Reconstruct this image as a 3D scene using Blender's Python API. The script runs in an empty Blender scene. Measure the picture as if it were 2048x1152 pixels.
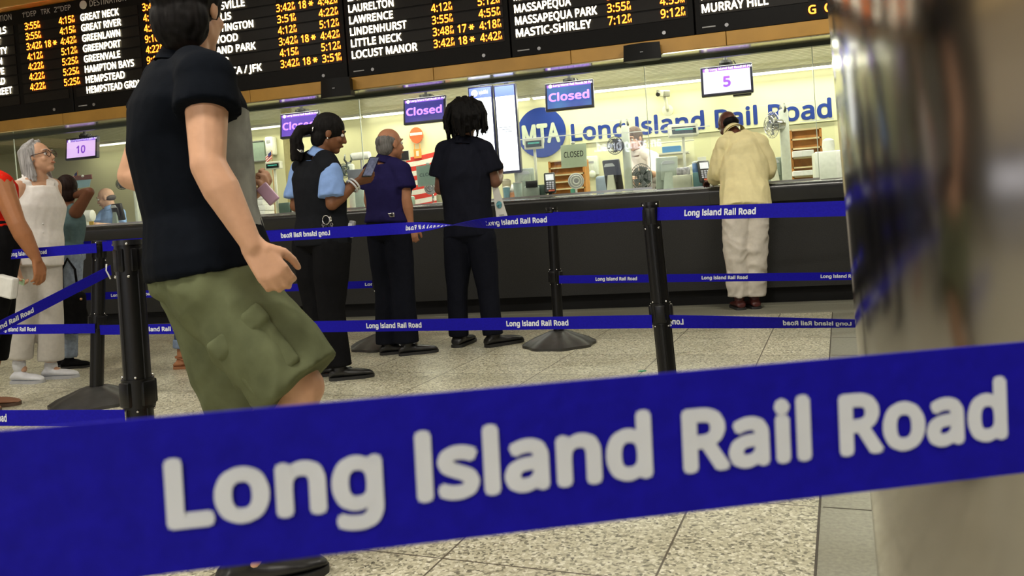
import bpy, bmesh, math, random, os
from mathutils import Vector, Matrix, noise
random.seed(7)
SC = bpy.context.scene
COL = SC.collection
PI = math.pi
V = Vector

# ------------------------------------------------------------------ camera
FPX, PCX, PCY, CAMH = 1615.0, 1024.0, 470.0, 0.95
psi, pit, rol = math.radians(15.8), math.radians(1.8), math.radians(4.04)
FWD = V((-math.sin(psi) * math.cos(pit), math.cos(psi) * math.cos(pit), -math.sin(pit)))
R0 = V((math.cos(psi), math.sin(psi), 0)); U0 = R0.cross(FWD)
RT = R0 * math.cos(rol) - U0 * math.sin(rol)
UP = R0 * math.sin(rol) + U0 * math.cos(rol)
CAM = V((0, 0, CAMH))
cd = bpy.data.cameras.new('camera'); cam = bpy.data.objects.new('camera', cd); COL.objects.link(cam)
m3 = Matrix((RT, UP, -FWD)).transposed()
cam.matrix_world = Matrix.Translation(CAM) @ m3.to_4x4()
cd.sensor_fit = 'HORIZONTAL'; cd.sensor_width = 36.0
cd.lens = FPX / 2048 * 36.0
cd.shift_y = -(576 - PCY) / 2048.0
cd.clip_start = 0.02; cd.clip_end = 80
cd.dof.use_dof = True; cd.dof.focus_distance = 5.7; cd.dof.aperture_fstop = 14.0
SC.camera = cam

# ------------------------------------------------------------------ world, exposure
w = bpy.data.worlds.new('world'); SC.world = w; w.use_nodes = True
w.node_tree.nodes['Background'].inputs[0].default_value = (0.9, 0.85, 0.75, 1)
w.node_tree.nodes['Background'].inputs[1].default_value = 0.05
SC.view_settings.view_transform = 'Standard'; SC.view_settings.look = 'None'
SC.view_settings.exposure = 0.0; SC.view_settings.gamma = 1.0; SC.view_settings.use_curve_mapping = False
SC.cycles.use_denoising = True; SC.cycles.max_bounces = 8; SC.cycles.transparent_max_bounces = 16
SC.cycles.sample_clamp_indirect = 4.0
try: SC.cycles.denoiser = 'OPENIMAGEDENOISE'
except Exception: pass

def area(name, loc, sx, sy, power, col, rot=(0, 0, 0)):
    l = bpy.data.lights.new(name, 'AREA'); l.shape = 'RECTANGLE'; l.size = sx; l.size_y = sy
    l.energy = power; l.color = col
    o = bpy.data.objects.new(name, l); o.location = loc; o.rotation_euler = rot; COL.objects.link(o); return o
HALL = (1.0, 0.94, 0.83)
for hx, hy, e in ((-4.6, 1.6, 84), (-1.2, 0.8, 92), (2.2, 0.2, 50), (-5.6, 4.0, 36), (-2.2, 4.0, 12), (0.9, 4.7, 72), (-1.2, -2.6, 120)):
    area('hall_downlight', (hx, hy, 3.85), 1.2, 0.5, e, HALL)
OFF = (1.0, 0.97, 0.70)
for ox, e in ((-8.5, 6), (-6.1, 15), (-3.7, 24), (-1.3, 25), (1.1, 26)):
    area('office_tube_light', (ox, 10.02, 2.33), 2.1, 0.10, e, OFF, (math.radians(-12), 0, 0))
for ox, e in ((-6.5, 13), (-3.4, 22), (-0.9, 23), (1.3, 23)):
    area('office_panel_light', (ox, 8.7, 2.37), 1.2, 0.6, e, (1.0, 0.98, 0.82))

for ox, e in ((-6.0, 13), (-3.8, 18), (-1.5, 24), (0.5, 24)):
    area('counter_strip_light', (ox, 7.52, 2.36), 2.0, 0.10, e, (1.0, 0.98, 0.86), (math.radians(10), 0, 0))
# ------------------------------------------------------------------ picture-to-place helpers (design measurements)
def ray(x, y): return FWD * FPX + RT * (x - PCX) + UP * (PCY - y)
def at(x, y, d): return CAM + ray(x, y) * (d / FPX)           # the point seen there, d metres deep
def onY(x, y, Y): r = ray(x, y); return CAM + r * (Y / r.y)    # on the upright plane Y
def onZ(x, y, z=0.0): r = ray(x, y); return CAM + r * ((z - CAMH) / r.z)
def depth(p): return (V(p) - CAM).dot(FWD)

# ------------------------------------------------------------------ materials
MATS = {}
def M(name, col, rough=0.5, metal=0.0, emit=0.0, var=0.06, scale=30.0, bump=0.0, spec=0.5, coat=0.0, ecol=None, alpha=None):
    if name in MATS: return MATS[name]
    m = bpy.data.materials.new(name); m.use_nodes = True; nt = m.node_tree; b = nt.nodes['Principled BSDF']
    b.inputs['Roughness'].default_value = rough; b.inputs['Metallic'].default_value = metal
    b.inputs['Specular IOR Level'].default_value = spec; b.inputs['Coat Weight'].default_value = coat
    tc = nt.nodes.new('ShaderNodeTexCoord'); nz = nt.nodes.new('ShaderNodeTexNoise')
    nz.inputs['Scale'].default_value = scale; nz.inputs['Detail'].default_value = 4
    nt.links.new(tc.outputs['Object'], nz.inputs['Vector'])
    cr = nt.nodes.new('ShaderNodeValToRGB')
    a = [max(0, c * (1 - var)) for c in col]; c2 = [min(1, c * (1 + var)) for c in col]
    cr.color_ramp.elements[0].position = 0.3; cr.color_ramp.elements[1].position = 0.7
    cr.color_ramp.elements[0].color = (*a, 1); cr.color_ramp.elements[1].color = (*c2, 1)
    nt.links.new(nz.outputs['Fac'], cr.inputs['Fac']); nt.links.new(cr.outputs['Color'], b.inputs['Base Color'])
    if bump:
        bp = nt.nodes.new('ShaderNodeBump'); bp.inputs['Strength'].default_value = bump; bp.inputs['Distance'].default_value = 0.01
        nt.links.new(nz.outputs['Fac'], bp.inputs['Height']); nt.links.new(bp.outputs['Normal'], b.inputs['Normal'])
    if emit:
        ec = ecol or col
        b.inputs['Emission Color'].default_value = (*ec, 1); b.inputs['Emission Strength'].default_value = emit
    MATS[name] = m; return m

def glass_mat(name, tint=(0.96, 0.985, 0.96), refl=1.5):
    m = bpy.data.materials.new(name); m.use_nodes = True; nt = m.node_tree
    for n in list(nt.nodes): nt.nodes.remove(n)
    out = nt.nodes.new('ShaderNodeOutputMaterial'); mx = nt.nodes.new('ShaderNodeMixShader')
    tr = nt.nodes.new('ShaderNodeBsdfTransparent'); tr.inputs[0].default_value = (*tint, 1)
    gl = nt.nodes.new('ShaderNodeBsdfGlossy'); gl.inputs['Roughness'].default_value = 0.01
    fr = nt.nodes.new('ShaderNodeFresnel'); fr.inputs['IOR'].default_value = refl
    nt.links.new(fr.outputs[0], mx.inputs[0]); nt.links.new(tr.outputs[0], mx.inputs[1]); nt.links.new(gl.outputs[0], mx.inputs[2])
    nt.links.new(mx.outputs[0], out.inputs[0]); MATS[name] = m; return m

def thin_paper(name, col, k=0.55):
    m = M(name, col, 0.8); nt = m.node_tree; b = nt.nodes['Principled BSDF']; out = [n for n in nt.nodes if n.type == 'OUTPUT_MATERIAL'][0]
    tr = nt.nodes.new('ShaderNodeBsdfTranslucent'); tr.inputs[0].default_value = (*col, 1); mx = nt.nodes.new('ShaderNodeMixShader'); mx.inputs[0].default_value = k
    nt.links.new(b.outputs[0], mx.inputs[1]); nt.links.new(tr.outputs[0], mx.inputs[2]); nt.links.new(mx.outputs[0], out.inputs[0]); return m
# ------------------------------------------------------------------ mesh builder
def frame(d, hint=None):
    d = V(d).normalized(); h = V(hint) if hint is not None else V((0, 0, 1))
    if abs(d.dot(h.normalized())) > 0.98: h = V((0, 1, 0)) if abs(d.y) < 0.9 else V((1, 0, 0))
    x = h.cross(d).normalized(); y = d.cross(x).normalized()
    return x, y, d

class MB:
    def __init__(s, org=(0, 0, 0)): s.v = []; s.f = []; s.org = V(org)
    def add(s, vs, fs):
        n = len(s.v); s.v += [V(p) for p in vs]; s.f += [tuple(i + n for i in f) for f in fs]; return s
    def box(s, c, sz, rot=None, bev=0.0):
        bm = bmesh.new(); bmesh.ops.create_cube(bm, size=1.0)
        for v in bm.verts: v.co = V((v.co.x * sz[0], v.co.y * sz[1], v.co.z * sz[2]))
        if bev > 0: bmesh.ops.bevel(bm, geom=bm.edges[:], offset=min(bev, min(sz) * 0.45), segments=2, affect='EDGES', profile=0.5)
        R = rot if rot is not None else Matrix.Identity(3)
        bm.verts.index_update(); s.add([R @ v.co + V(c) for v in bm.verts], [[v.index for v in f.verts] for f in bm.faces]); bm.free(); return s
    def bx(s, a, b, bev=0.0):
        a, b = V(a), V(b); return s.box((a + b) / 2, [abs(b[i] - a[i]) for i in range(3)], None, bev)
    def loft(s, rings, cap=True):
        n = len(rings[0]); vs = [p for r in rings for p in r]; fs = []
        for k in range(len(rings) - 1):
            for i in range(n):
                j = (i + 1) % n; fs.append((k * n + i, k * n + j, (k + 1) * n + j, (k + 1) * n + i))
        if cap: fs.append(tuple(range(n - 1, -1, -1))); fs.append(tuple((len(rings) - 1) * n + i for i in range(n)))
        return s.add(vs, fs)
    def tube(s, pts, rad, seg=12, cap=True, hint=None):
        pts = [V(p) for p in pts]; rad = rad if isinstance(rad, (list, tuple)) else [rad] * len(pts)
        rings = []; x = None
        for i, p in enumerate(pts):
            d = (pts[min(i + 1, len(pts) - 1)] - pts[max(i - 1, 0)])
            if d.length < 1e-9: d = V((0, 0, 1))
            d.normalize()
            if x is None: x, y, _ = frame(d, hint)
            else:
                x = (x - d * x.dot(d)).normalized(); y = d.cross(x)
            r = rad[i]; rx, ry = r if isinstance(r, tuple) else (r, r)
            rings.append([p + x * (math.cos(2 * PI * k / seg) * rx) + y * (math.sin(2 * PI * k / seg) * ry) for k in range(seg)])
        return s.loft(rings, cap)
    def cyl(s, a, b, r, r2=None, seg=20): return s.tube([a, b], [r, r if r2 is None else r2], seg)
    def ell(s, c, r, R=None, seg=16, rg=10):
        c = V(c); r = V((r, r, r)) if not hasattr(r, '__len__') else V(r); R = R if R is not None else Matrix.Identity(3)
        vs = [c + R @ V((0, 0, -r.z))]; fs = []
        for i in range(1, rg):
            t = -PI / 2 + PI * i / rg
            for k in range(seg):
                a = 2 * PI * k / seg; vs.append(c + R @ V((r.x * math.cos(t) * math.cos(a), r.y * math.cos(t) * math.sin(a), r.z * math.sin(t))))
        vs.append(c + R @ V((0, 0, r.z))); L = len(vs) - 1
        for k in range(seg):
            j = (k + 1) % seg; fs.append((0, 1 + j, 1 + k)); fs.append((L, L - seg + k, L - seg + j))
            for i in range(rg - 2): a = 1 + i * seg; fs.append((a + k, a + j, a + seg + j, a + seg + k))
        return s.add(vs, fs)
    def rc(s, a, b, ra, rb, seg=12):
        a, b = V(a), V(b); s.ell(a, ra, None, seg, 8); s.ell(b, rb, None, seg, 8)
        if (b - a).length > 1e-6: s.tube([a, b], [ra, rb], seg)
        return s
    def chain(s, pts, rad):
        for i in range(len(pts) - 1): s.rc(pts[i], pts[i + 1], rad[i], rad[i + 1])
        return s
    def lathe(s, prof, c, axis=(0, 0, 1), seg=28):
        x, y, d = frame(axis); c = V(c)
        rings = [[c + d * z + x * (math.cos(2 * PI * k / seg) * r) + y * (math.sin(2 * PI * k / seg) * r) for k in range(seg)] for r, z in prof]
        return s.loft(rings, True)
    def prism(s, pts, c, ux, uy, th):
        ux, uy = V(ux).normalized(), V(uy).normalized(); n = ux.cross(uy).normalized(); c = V(c); k = len(pts)
        lo = [c + ux * p[0] + uy * p[1] - n * (th / 2) for p in pts]; hi = [p + n * th for p in lo]
        fs = [tuple(range(k - 1, -1, -1)), tuple(range(k, 2 * k))] + [(i, (i + 1) % k, k + (i + 1) % k, k + i) for i in range(k)]
        return s.add(lo + hi, fs)
    def quad(s, a, b, c, d): return s.add([a, b, c, d], [(0, 1, 2, 3)])
    def ring(s, c, R, r, axis=(0, 0, 1), seg=28, sg=8):
        x, y, d = frame(axis); c = V(c); vs = []; fs = []
        for i in range(seg):
            a = 2 * PI * i / seg; e = x * math.cos(a) + y * math.sin(a)
            for k in range(sg):
                b = 2 * PI * k / sg; vs.append(c + e * (R + r * math.cos(b)) + d * (r * math.sin(b)))
        for i in range(seg):
            for k in range(sg):
                fs.append((i * sg + k, ((i + 1) % seg) * sg + k, ((i + 1) % seg) * sg + (k + 1) % sg, i * sg + (k + 1) % sg))
        return s.add(vs, fs)
    def text(s, body, c, ux, uy, h, width=None, bold=0.0, ext=0.0, align='LEFT', lift=0.0, shear=0.0, mapf=None, sx=1.0):
        me = text_mesh(body, bold, align, shear); ux, uy = V(ux).normalized(), V(uy).normalized(); n = ux.cross(uy).normalized(); c = V(c)
        hm = [v[1] for v in text_mesh('H', bold)[0]]; k = h / (max(hm) - min(hm)) if body != 'H' else h; xs = [v[0] for v in me[0]]
        kx = k * sx if width is None else width / max(1e-6, (max(xs) - min(xs)))
        x0 = 0 if width is None else (min(xs) if align == 'LEFT' else 0)
        if mapf: vs = [mapf((v[0] - x0) * kx, v[1] * k, v[2] * k) for v in me[0]]
        else: vs = [c + ux * ((v[0] - x0) * kx) + uy * (v[1] * k) + n * (lift + v[2] * k) for v in me[0]]
        return s.add(vs, me[1])
    def mesh(s, name):
        me = bpy.data.meshes.new(name); o = s.org
        me.from_pydata([tuple(p - o) for p in s.v], [], s.f); me.update(); return me
    def build(s, name, mat, parent=None, smooth=False, fix=True):
        me = s.mesh(name)
        if fix:
            bm = bmesh.new(); bm.from_mesh(me); bmesh.ops.recalc_face_normals(bm, faces=bm.faces); bm.to_mesh(me); bm.free()
        return link(me, name, mat, parent, smooth)

def link(me, name, mat, parent=None, smooth=False):
    me.materials.clear(); me.materials.append(mat)
    if smooth: shade(me, smooth)
    o = bpy.data.objects.new(name, me); COL.objects.link(o)
    if parent is not None: o.parent = parent
    return o
def shade(me, ang=True):
    me.polygons.foreach_set('use_smooth', [True] * len(me.polygons))
    if ang is not True:
        bm = bmesh.new(); bm.from_mesh(me); lim = math.radians(ang)
        for e in bm.edges: e.smooth = e.calc_face_angle(0) < lim
        bm.to_mesh(me); bm.free()
    me.update()

TCACHE = {}
FONT = None
try:      # a plain sans that ships inside Blender itself; the built-in font is the fallback
    FONT = bpy.data.fonts.load(os.path.join(bpy.utils.resource_path('LOCAL'), 'datafiles', 'fonts', 'NotoSansMath-Regular.woff2'))
except Exception:
    FONT = None
def text_mesh(body, bold=0.0, align='LEFT', shear=0.0):
    key = (body, bold, align, shear)
    if key in TCACHE: return TCACHE[key]
    c = bpy.data.curves.new('lettering', 'FONT'); c.body = body.replace('I', 'l'); c.align_x = align
    if FONT: c.font = FONT
    c.resolution_u = 3; c.shear = shear
    if bold > 0: c.space_character = 1.0 + bold
    o = bpy.data.objects.new('lettering', c); COL.objects.link(o)
    dg = bpy.context.evaluated_depsgraph_get(); me = bpy.data.meshes.new_from_object(o.evaluated_get(dg))
    v0 = [tuple(v.co) for v in me.vertices]; f0 = [tuple(p.vertices) for p in me.polygons]; vs, fs = [], []
    for k in range(9 if bold > 0 else 1):
        dx, dy = (0, 0) if k == 0 else (bold * math.cos(k * PI / 4), bold * math.sin(k * PI / 4)); n = len(vs)
        vs += [(x + dx, y + dy, 0.0016 * k) for x, y, z in v0]; fs += [tuple(i + n for i in f) for f in f0]
    r = (vs, fs)
    bpy.data.objects.remove(o); bpy.data.curves.remove(c); bpy.data.meshes.remove(me)
    TCACHE[key] = r; return r

def thing(name, label, cat, loc=(0, 0, 0), group=None, rz=0.0):
    o = bpy.data.objects.new(name, None); COL.objects.link(o); o.location = loc; o.rotation_euler.z = rz; o.empty_display_size = 0.1
    return tag(o, label, cat, group)
def tag(o, label, cat, group=None):
    o['label'] = label; o['category'] = cat
    if group: o['group'] = group
    return o
def struct(o): o['kind'] = 'structure'; return o
def kids(o): return [c for c in COL.objects if c.parent == o]
def dup(root, loc, label=None, rz=None, rot=None):
    r = root.copy(); COL.objects.link(r); r.location = loc
    if rz is not None: r.rotation_euler.z = rz
    if rot is not None: r.rotation_euler = rot
    if label: r['label'] = label
    for ch in [c for c in root.children]:
        a = ch.copy(); COL.objects.link(a); a.parent = r
        for g in [c for c in ch.children]:
            b = g.copy(); COL.objects.link(b); b.parent = a
    return r

def solid(mb, voxel=0.008, smooth=3, wr=None, name='solid'):
    """one continuous skin around overlapping pieces"""
    me = mb.mesh(name); o = bpy.data.objects.new(name, me); COL.objects.link(o)
    a = o.modifiers.new('r', 'REMESH'); a.mode = 'VOXEL'; a.voxel_size = voxel; a.adaptivity = 0
    if smooth:
        b = o.modifiers.new('s', 'SMOOTH'); b.factor = 0.5; b.iterations = smooth
    dg = bpy.context.evaluated_depsgraph_get(); r = bpy.data.meshes.new_from_object(o.evaluated_get(dg))
    bpy.data.objects.remove(o); bpy.data.meshes.remove(me)
    if wr: wrinkle(r, *wr)
    r.polygons.foreach_set('use_smooth', [True] * len(r.polygons)); r.update(); return r
def wrinkle(me, amp, freq, seed=0.0):
    f = V(freq) if hasattr(freq, '__len__') else V((freq,) * 3); off = V((seed * 3.1, seed * 1.7, seed * 5.3))
    n_ = len(me.vertices); co = [0.0] * (3 * n_); no = [0.0] * (3 * n_)
    me.vertices.foreach_get('co', co); me.vertices.foreach_get('normal', no); nz = noise.noise
    for i in range(n_):
        x, y, z = co[3 * i:3 * i + 3]; p = V((x * f.x, y * f.y, z * f.z)) + off; h = p * 0.6
        q = p + V((nz(h + V((9, 0, 0))), nz(h + V((0, 9, 0))), nz(h + V((0, 0, 9))))) * 0.8
        k = amp * ((1 - abs(nz(q)) * 2) * 0.7 + nz(p * 2.3) * 0.3)
        co[3 * i] += no[3 * i] * k; co[3 * i + 1] += no[3 * i + 1] * k; co[3 * i + 2] += no[3 * i + 2] * k
    me.vertices.foreach_set('co', co); me.update()
# ------------------------------------------------------------------ floor
def floor_mat():
    m = bpy.data.materials.new('granite_tiles'); m.use_nodes = True; nt = m.node_tree; N = nt.nodes; L = nt.links; b = N['Principled BSDF']
    tc = N.new('ShaderNodeTexCoord'); mp = N.new('ShaderNodeMapping'); mp.inputs['Rotation'].default_value[2] = math.radians(6.5)
    L.new(tc.outputs['Object'], mp.inputs['Vector']); sp = N.new('ShaderNodeSeparateXYZ'); L.new(mp.outputs['Vector'], sp.inputs[0])
    def mth(op, a, b_=None):
        n = N.new('ShaderNodeMath'); n.operation = op
        for i, q in enumerate((a, b_)):
            if q is None: continue
            if isinstance(q, (int, float)): n.inputs[i].default_value = q
            else: L.new(q, n.inputs[i])
        return n.outputs[0]
    tu = mth('DIVIDE', mth('ADD', sp.outputs[0], 0.484 + 59), 0.59); tn = mth('DIVIDE', mth('ADD', sp.outputs[1], -1.946 + 58.45), 0.5845)
    def edge(t, wd): return mth('GREATER_THAN', mth('ABSOLUTE', mth('SUBTRACT', mth('FRACT', t), 0.5)), 0.5 - wd)
    joint = mth('MAXIMUM', edge(tu, 0.005), edge(tn, 0.005))
    cv = N.new('ShaderNodeCombineXYZ'); L.new(mth('FLOOR', tu), cv.inputs[0]); L.new(mth('FLOOR', tn), cv.inputs[1])
    wn = N.new('ShaderNodeTexWhiteNoise'); L.new(cv.outputs[0], wn.inputs['Vector'])
    vo = N.new('ShaderNodeTexVoronoi'); vo.inputs['Scale'].default_value = 115; L.new(tc.outputs['Object'], vo.inputs['Vector'])
    nz = N.new('ShaderNodeTexNoise'); nz.inputs['Scale'].default_value = 60; nz.inputs['Detail'].default_value = 5; L.new(tc.outputs['Object'], nz.inputs['Vector'])
    sx = N.new('ShaderNodeSeparateXYZ'); L.new(vo.outputs['Color'], sx.inputs[0])
    mixv = mth('ADD', mth('MULTIPLY', sx.outputs[0], 0.55), mth('MULTIPLY', nz.outputs['Fac'], 0.45))
    cr = N.new('ShaderNodeValToRGB'); L.new(mixv, cr.inputs['Fac'])
    E_ = cr.color_ramp.elements; E_[0].position = 0.16; E_[0].color = (0.10, 0.095, 0.075, 1); E_[1].position = 0.80; E_[1].color = (0.88, 0.84, 0.72, 1)
    for p, c in ((0.30, (0.30, 0.28, 0.21, 1)), (0.40, (0.52, 0.48, 0.36, 1)), (0.62, (0.64, 0.60, 0.46, 1))):
        e = E_.new(p); e.color = c
    mx = N.new('ShaderNodeMix'); mx.data_type = 'RGBA'; mx.blend_type = 'MULTIPLY'; mx.inputs[0].default_value = 1
    tv = mth('ADD', mth('MULTIPLY', wn.outputs['Value'], 0.14), 0.82); cc = N.new('ShaderNodeCombineColor')
    L.new(mth('MULTIPLY', tv, 0.98), cc.inputs[0]); L.new(tv, cc.inputs[1]); L.new(mth('MULTIPLY', tv, 0.95), cc.inputs[2])
    L.new(cr.outputs['Color'], mx.inputs[6]); L.new(cc.outputs[0], mx.inputs[7])
    mj = N.new('ShaderNodeMix'); mj.data_type = 'RGBA'; L.new(joint, mj.inputs[0]); L.new(mx.outputs[2], mj.inputs[6]); mj.inputs[7].default_value = (0.10, 0.085, 0.06, 1)
    L.new(mj.outputs[2], b.inputs['Base Color'])
    dz = N.new('ShaderNodeTexNoise'); dz.inputs['Scale'].default_value = 1.5; L.new(tc.outputs['Object'], dz.inputs['Vector'])
    rr = mth('ADD', mth('MULTIPLY', dz.outputs['Fac'], 0.16), 0.28); L.new(rr, b.inputs['Roughness'])
    return m
def l1(y): return (-0.105 + 0.1132 * y) / 0.9936
FL = MB().add([(-14, -6, 0), (l1(-6), -6, 0), (l1(6.545), 6.545, 0), (-14, 6.55, 0)], [(0, 1, 2, 3)])
struct(FL.build('floor', floor_mat(), fix=False))
FB = MB().add([(l1(-6), -6, 0), (6, -6, 0), (6, 7.25, 0), (-14, 7.25, 0), (-14, 6.55, 0), (l1(6.545), 6.545, 0)], [(0, 1, 2, 5), (5, 2, 3, 4)])
bm_ = M('border_stone', (0.27, 0.265, 0.205), 0.38, var=0.18, scale=70)
struct(FB.build('trim_6', bm_, fix=False))
JN = MB()
for k in range(-8, 9):          # joints across the plain border, in line with the tiles
    n = 1.946 + 0.5845 * k; x0 = l1(0); d = V((0.9936, -0.1132, 0)); q = V((0.1132 * n, 0.9936 * n, 0)) + d * (-0.10)
    if q.y < 6.4: JN.box(q + d * 1.5, (3.0, 0.004, 0.002), Matrix.Rotation(math.radians(-6.5), 3, 'Z'))
JN.box((l1(0.27) - 0.004, 0.27, 0), (0.007, 12.6, 0.0024), Matrix.Rotation(math.radians(-6.5), 3, 'Z'))
struct(JN.build('trim_7', M('joint_dark', (0.07, 0.06, 0.045), 0.7)))
struct(MB().bx((-14, 7.26, -0.02), (6, 10.5, 0.0)).build('floor', M('office_carpet', (0.16, 0.16, 0.15), 0.9)))

# ------------------------------------------------------------------ office shell and hall shell
wallm = M('office_paint', (0.66, 0.645, 0.41), 0.6, var=0.03, scale=3)
struct(MB().bx((-14, 10.3, 0), (6, 10.4, 3.6)).build('wall_back', wallm))
struct(MB().bx((3.4, 7.5, 0), (3.5, 10.3, 2.6)).build('wall_right', wallm))
struct(MB().bx((-13.5, 7.5, 0), (-13.4, 10.3, 2.6)).build('wall_left', wallm))
def slat_mat():
    m = M('ceiling_slats', (0.62, 0.60, 0.45), 0.42, 0.25); nt = m.node_tree; b = nt.nodes['Principled BSDF']
    tc = nt.nodes.new('ShaderNodeTexCoord'); wv = nt.nodes.new('ShaderNodeTexWave'); wv.bands_direction = 'Y'; wv.inputs['Scale'].default_value = 3.1; wv.inputs['Distortion'].default_value = 0.0
    nt.links.new(tc.outputs['Object'], wv.inputs['Vector']); bp = nt.nodes.new('ShaderNodeBump'); bp.inputs['Strength'].default_value = 1.0; bp.inputs['Distance'].default_value = 0.03
    nt.links.new(wv.outputs['Fac'], bp.inputs['Height']); nt.links.new(bp.outputs['Normal'], b.inputs['Normal']); return m
CZ = 2.40
CE = MB()
k = 0
y = 7.5
while y < 10.2:
    CE.bx((-13.4, y, CZ), (3.4, y + 0.088, CZ + 0.02)); y += 0.1
CE.bx((-13.4, 7.46, CZ + 0.03), (3.4, 10.3, CZ + 0.06))
struct(CE.build('ceiling', slat_mat()))
lamp = M('tube_glow', (1.0, 0.98, 0.82), 0.4, emit=5.0, var=0.0)
for i, (xa, xb) in enumerate(((-9.69, -7.31), (-7.29, -4.91), (-4.89, -2.51), (-2.49, -0.11), (-0.09, 2.29))):
    t = thing('ceiling_light', '%s from the grey-haired woman end of the slim office strip lights' % ('first second third fourth fifth'.split()[i]), 'light', ((xa + xb) / 2, 10.2, CZ - 0.03), 'strip lights over the office back wall')
    h = (xb - xa) / 2
    MB().bx((-h, -0.05, 0.0), (h, 0.06, 0.03)).build('housing', M('white_metal', (0.8, 0.8, 0.74), 0.4), t)
    MB().bx((-h + 0.02, -0.04, -0.02), (h - 0.02, 0.03, 0.0)).build('tube', lamp if i > 1 else M('tube_dim', (1.0, 0.98, 0.8), 0.4, emit=1.6, var=0), t)
hallm = M('hall_paint', (0.40, 0.36, 0.32), 0.7, var=0.1, scale=2)
struct(MB().bx((-14, -6, 3.9), (6, 7.0, 4.0)).build('ceiling', M('hall_ceiling', (0.5, 0.47, 0.4), 0.8)))
struct(MB().bx((-14, -6.1, 0), (6, -6, 4.0)).build('wall_rear', hallm))
struct(MB().bx((5.9, -6, 0), (6.0, 10.4, 4.0)).build('wall_east', hallm))
struct(MB().bx((-14.1, -6, 0), (-14, 10.4, 4.0)).build('wall_west', hallm))
for a_, z_, w_, c_, e_, h_ in ((-3.5, 1.65, 5.0, (0.78, 0.82, 1.0), 1.6, 1.2), (2.6, 1.9, 3.0, (1.0, 0.66, 0.30), 1.6, 0.9), (-2.0, 0.50, 11.0, (0.85, 0.88, 1.0), 7.0, 0.07)):
    o = MB().bx((a_ - w_ / 2, -6.0, z_), (a_ + w_ / 2, -5.95, z_ + h_)).build('window_%d' % (7 if z_ > 1.6 and a_ < 0 else 8 if a_ > 0 else 9), M('unseen_glow_band_%d' % int(z_ * 10), c_, 0.4, emit=e_, var=0)); struct(o)  # not real windows: unseen glowing bands added for the steel column to reflect

for i_, (ya, yb, za, zb, c_, e_) in enumerate(((-5.5, 1.0, 1.25, 2.75, (0.80, 0.74, 0.86), 0.55), (1.6, 5.6, 1.3, 2.6, (1.0, 0.80, 0.55), 0.40), (-5.5, 5.6, 2.95, 3.15, (1.0, 0.70, 0.32), 1.6), (-5.5, 5.6, 0.55, 0.62, (0.90, 0.92, 1.0), 7.0))):
    struct(MB().bx((-14.0, ya, za), (-13.95, yb, zb)).build('window_%d' % (10 + i_), M('unseen_glow_panel_%d' % i_, c_, 0.4, emit=e_, var=0.25, scale=2), None))  # unseen glowing panels on the west wall, added to brighten the column's reflection

# ------------------------------------------------------------------ board wall, amber fascia, soffit, head rail
amber = M('amber_panel', (0.50, 0.27, 0.05), 0.38, 0.15, var=0.12, scale=4)
struct(MB().bx((-14, 7.22, 2.2), (6, 7.34, 4.0)).build('wall_board', M('board_backing', (0.03, 0.028, 0.025), 0.6)))
FA = MB(); xs = [-14, -9.2, -6.9, -4.6, -2.65, -1.35, -0.02, 1.3, 6]
for a_, b_ in zip(xs[:-1], xs[1:]): FA.bx((a_ + 0.002, 7.08, 2.196), (b_ - 0.002, 7.22, 2.315), 0.004)
struct(FA.build('trim_1', amber))
struct(MB().bx((-14, 7.09, 2.186), (6, 7.38, 2.196)).build('trim_2', M('soffit_metal', (0.66, 0.60, 0.40), 0.16, 0.9, var=0.08, scale=3)))
struct(MB().bx((-14, 7.37, 2.155), (6, 7.43, 2.2)).build('trim_3', M('head_rail', (0.05, 0.065, 0.05), 0.4, 0.5)))
struct(MB().bx((-14, 7.38, 2.2), (6, 7.46, 2.6)).build('trim_5', M('header_board', (0.5, 0.48, 0.36), 0.6)))
struct(MB().bx((-14, 6.98, 3.49), (6, 7.22, 3.9), 0.01).build('trim_4', amber))

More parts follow.
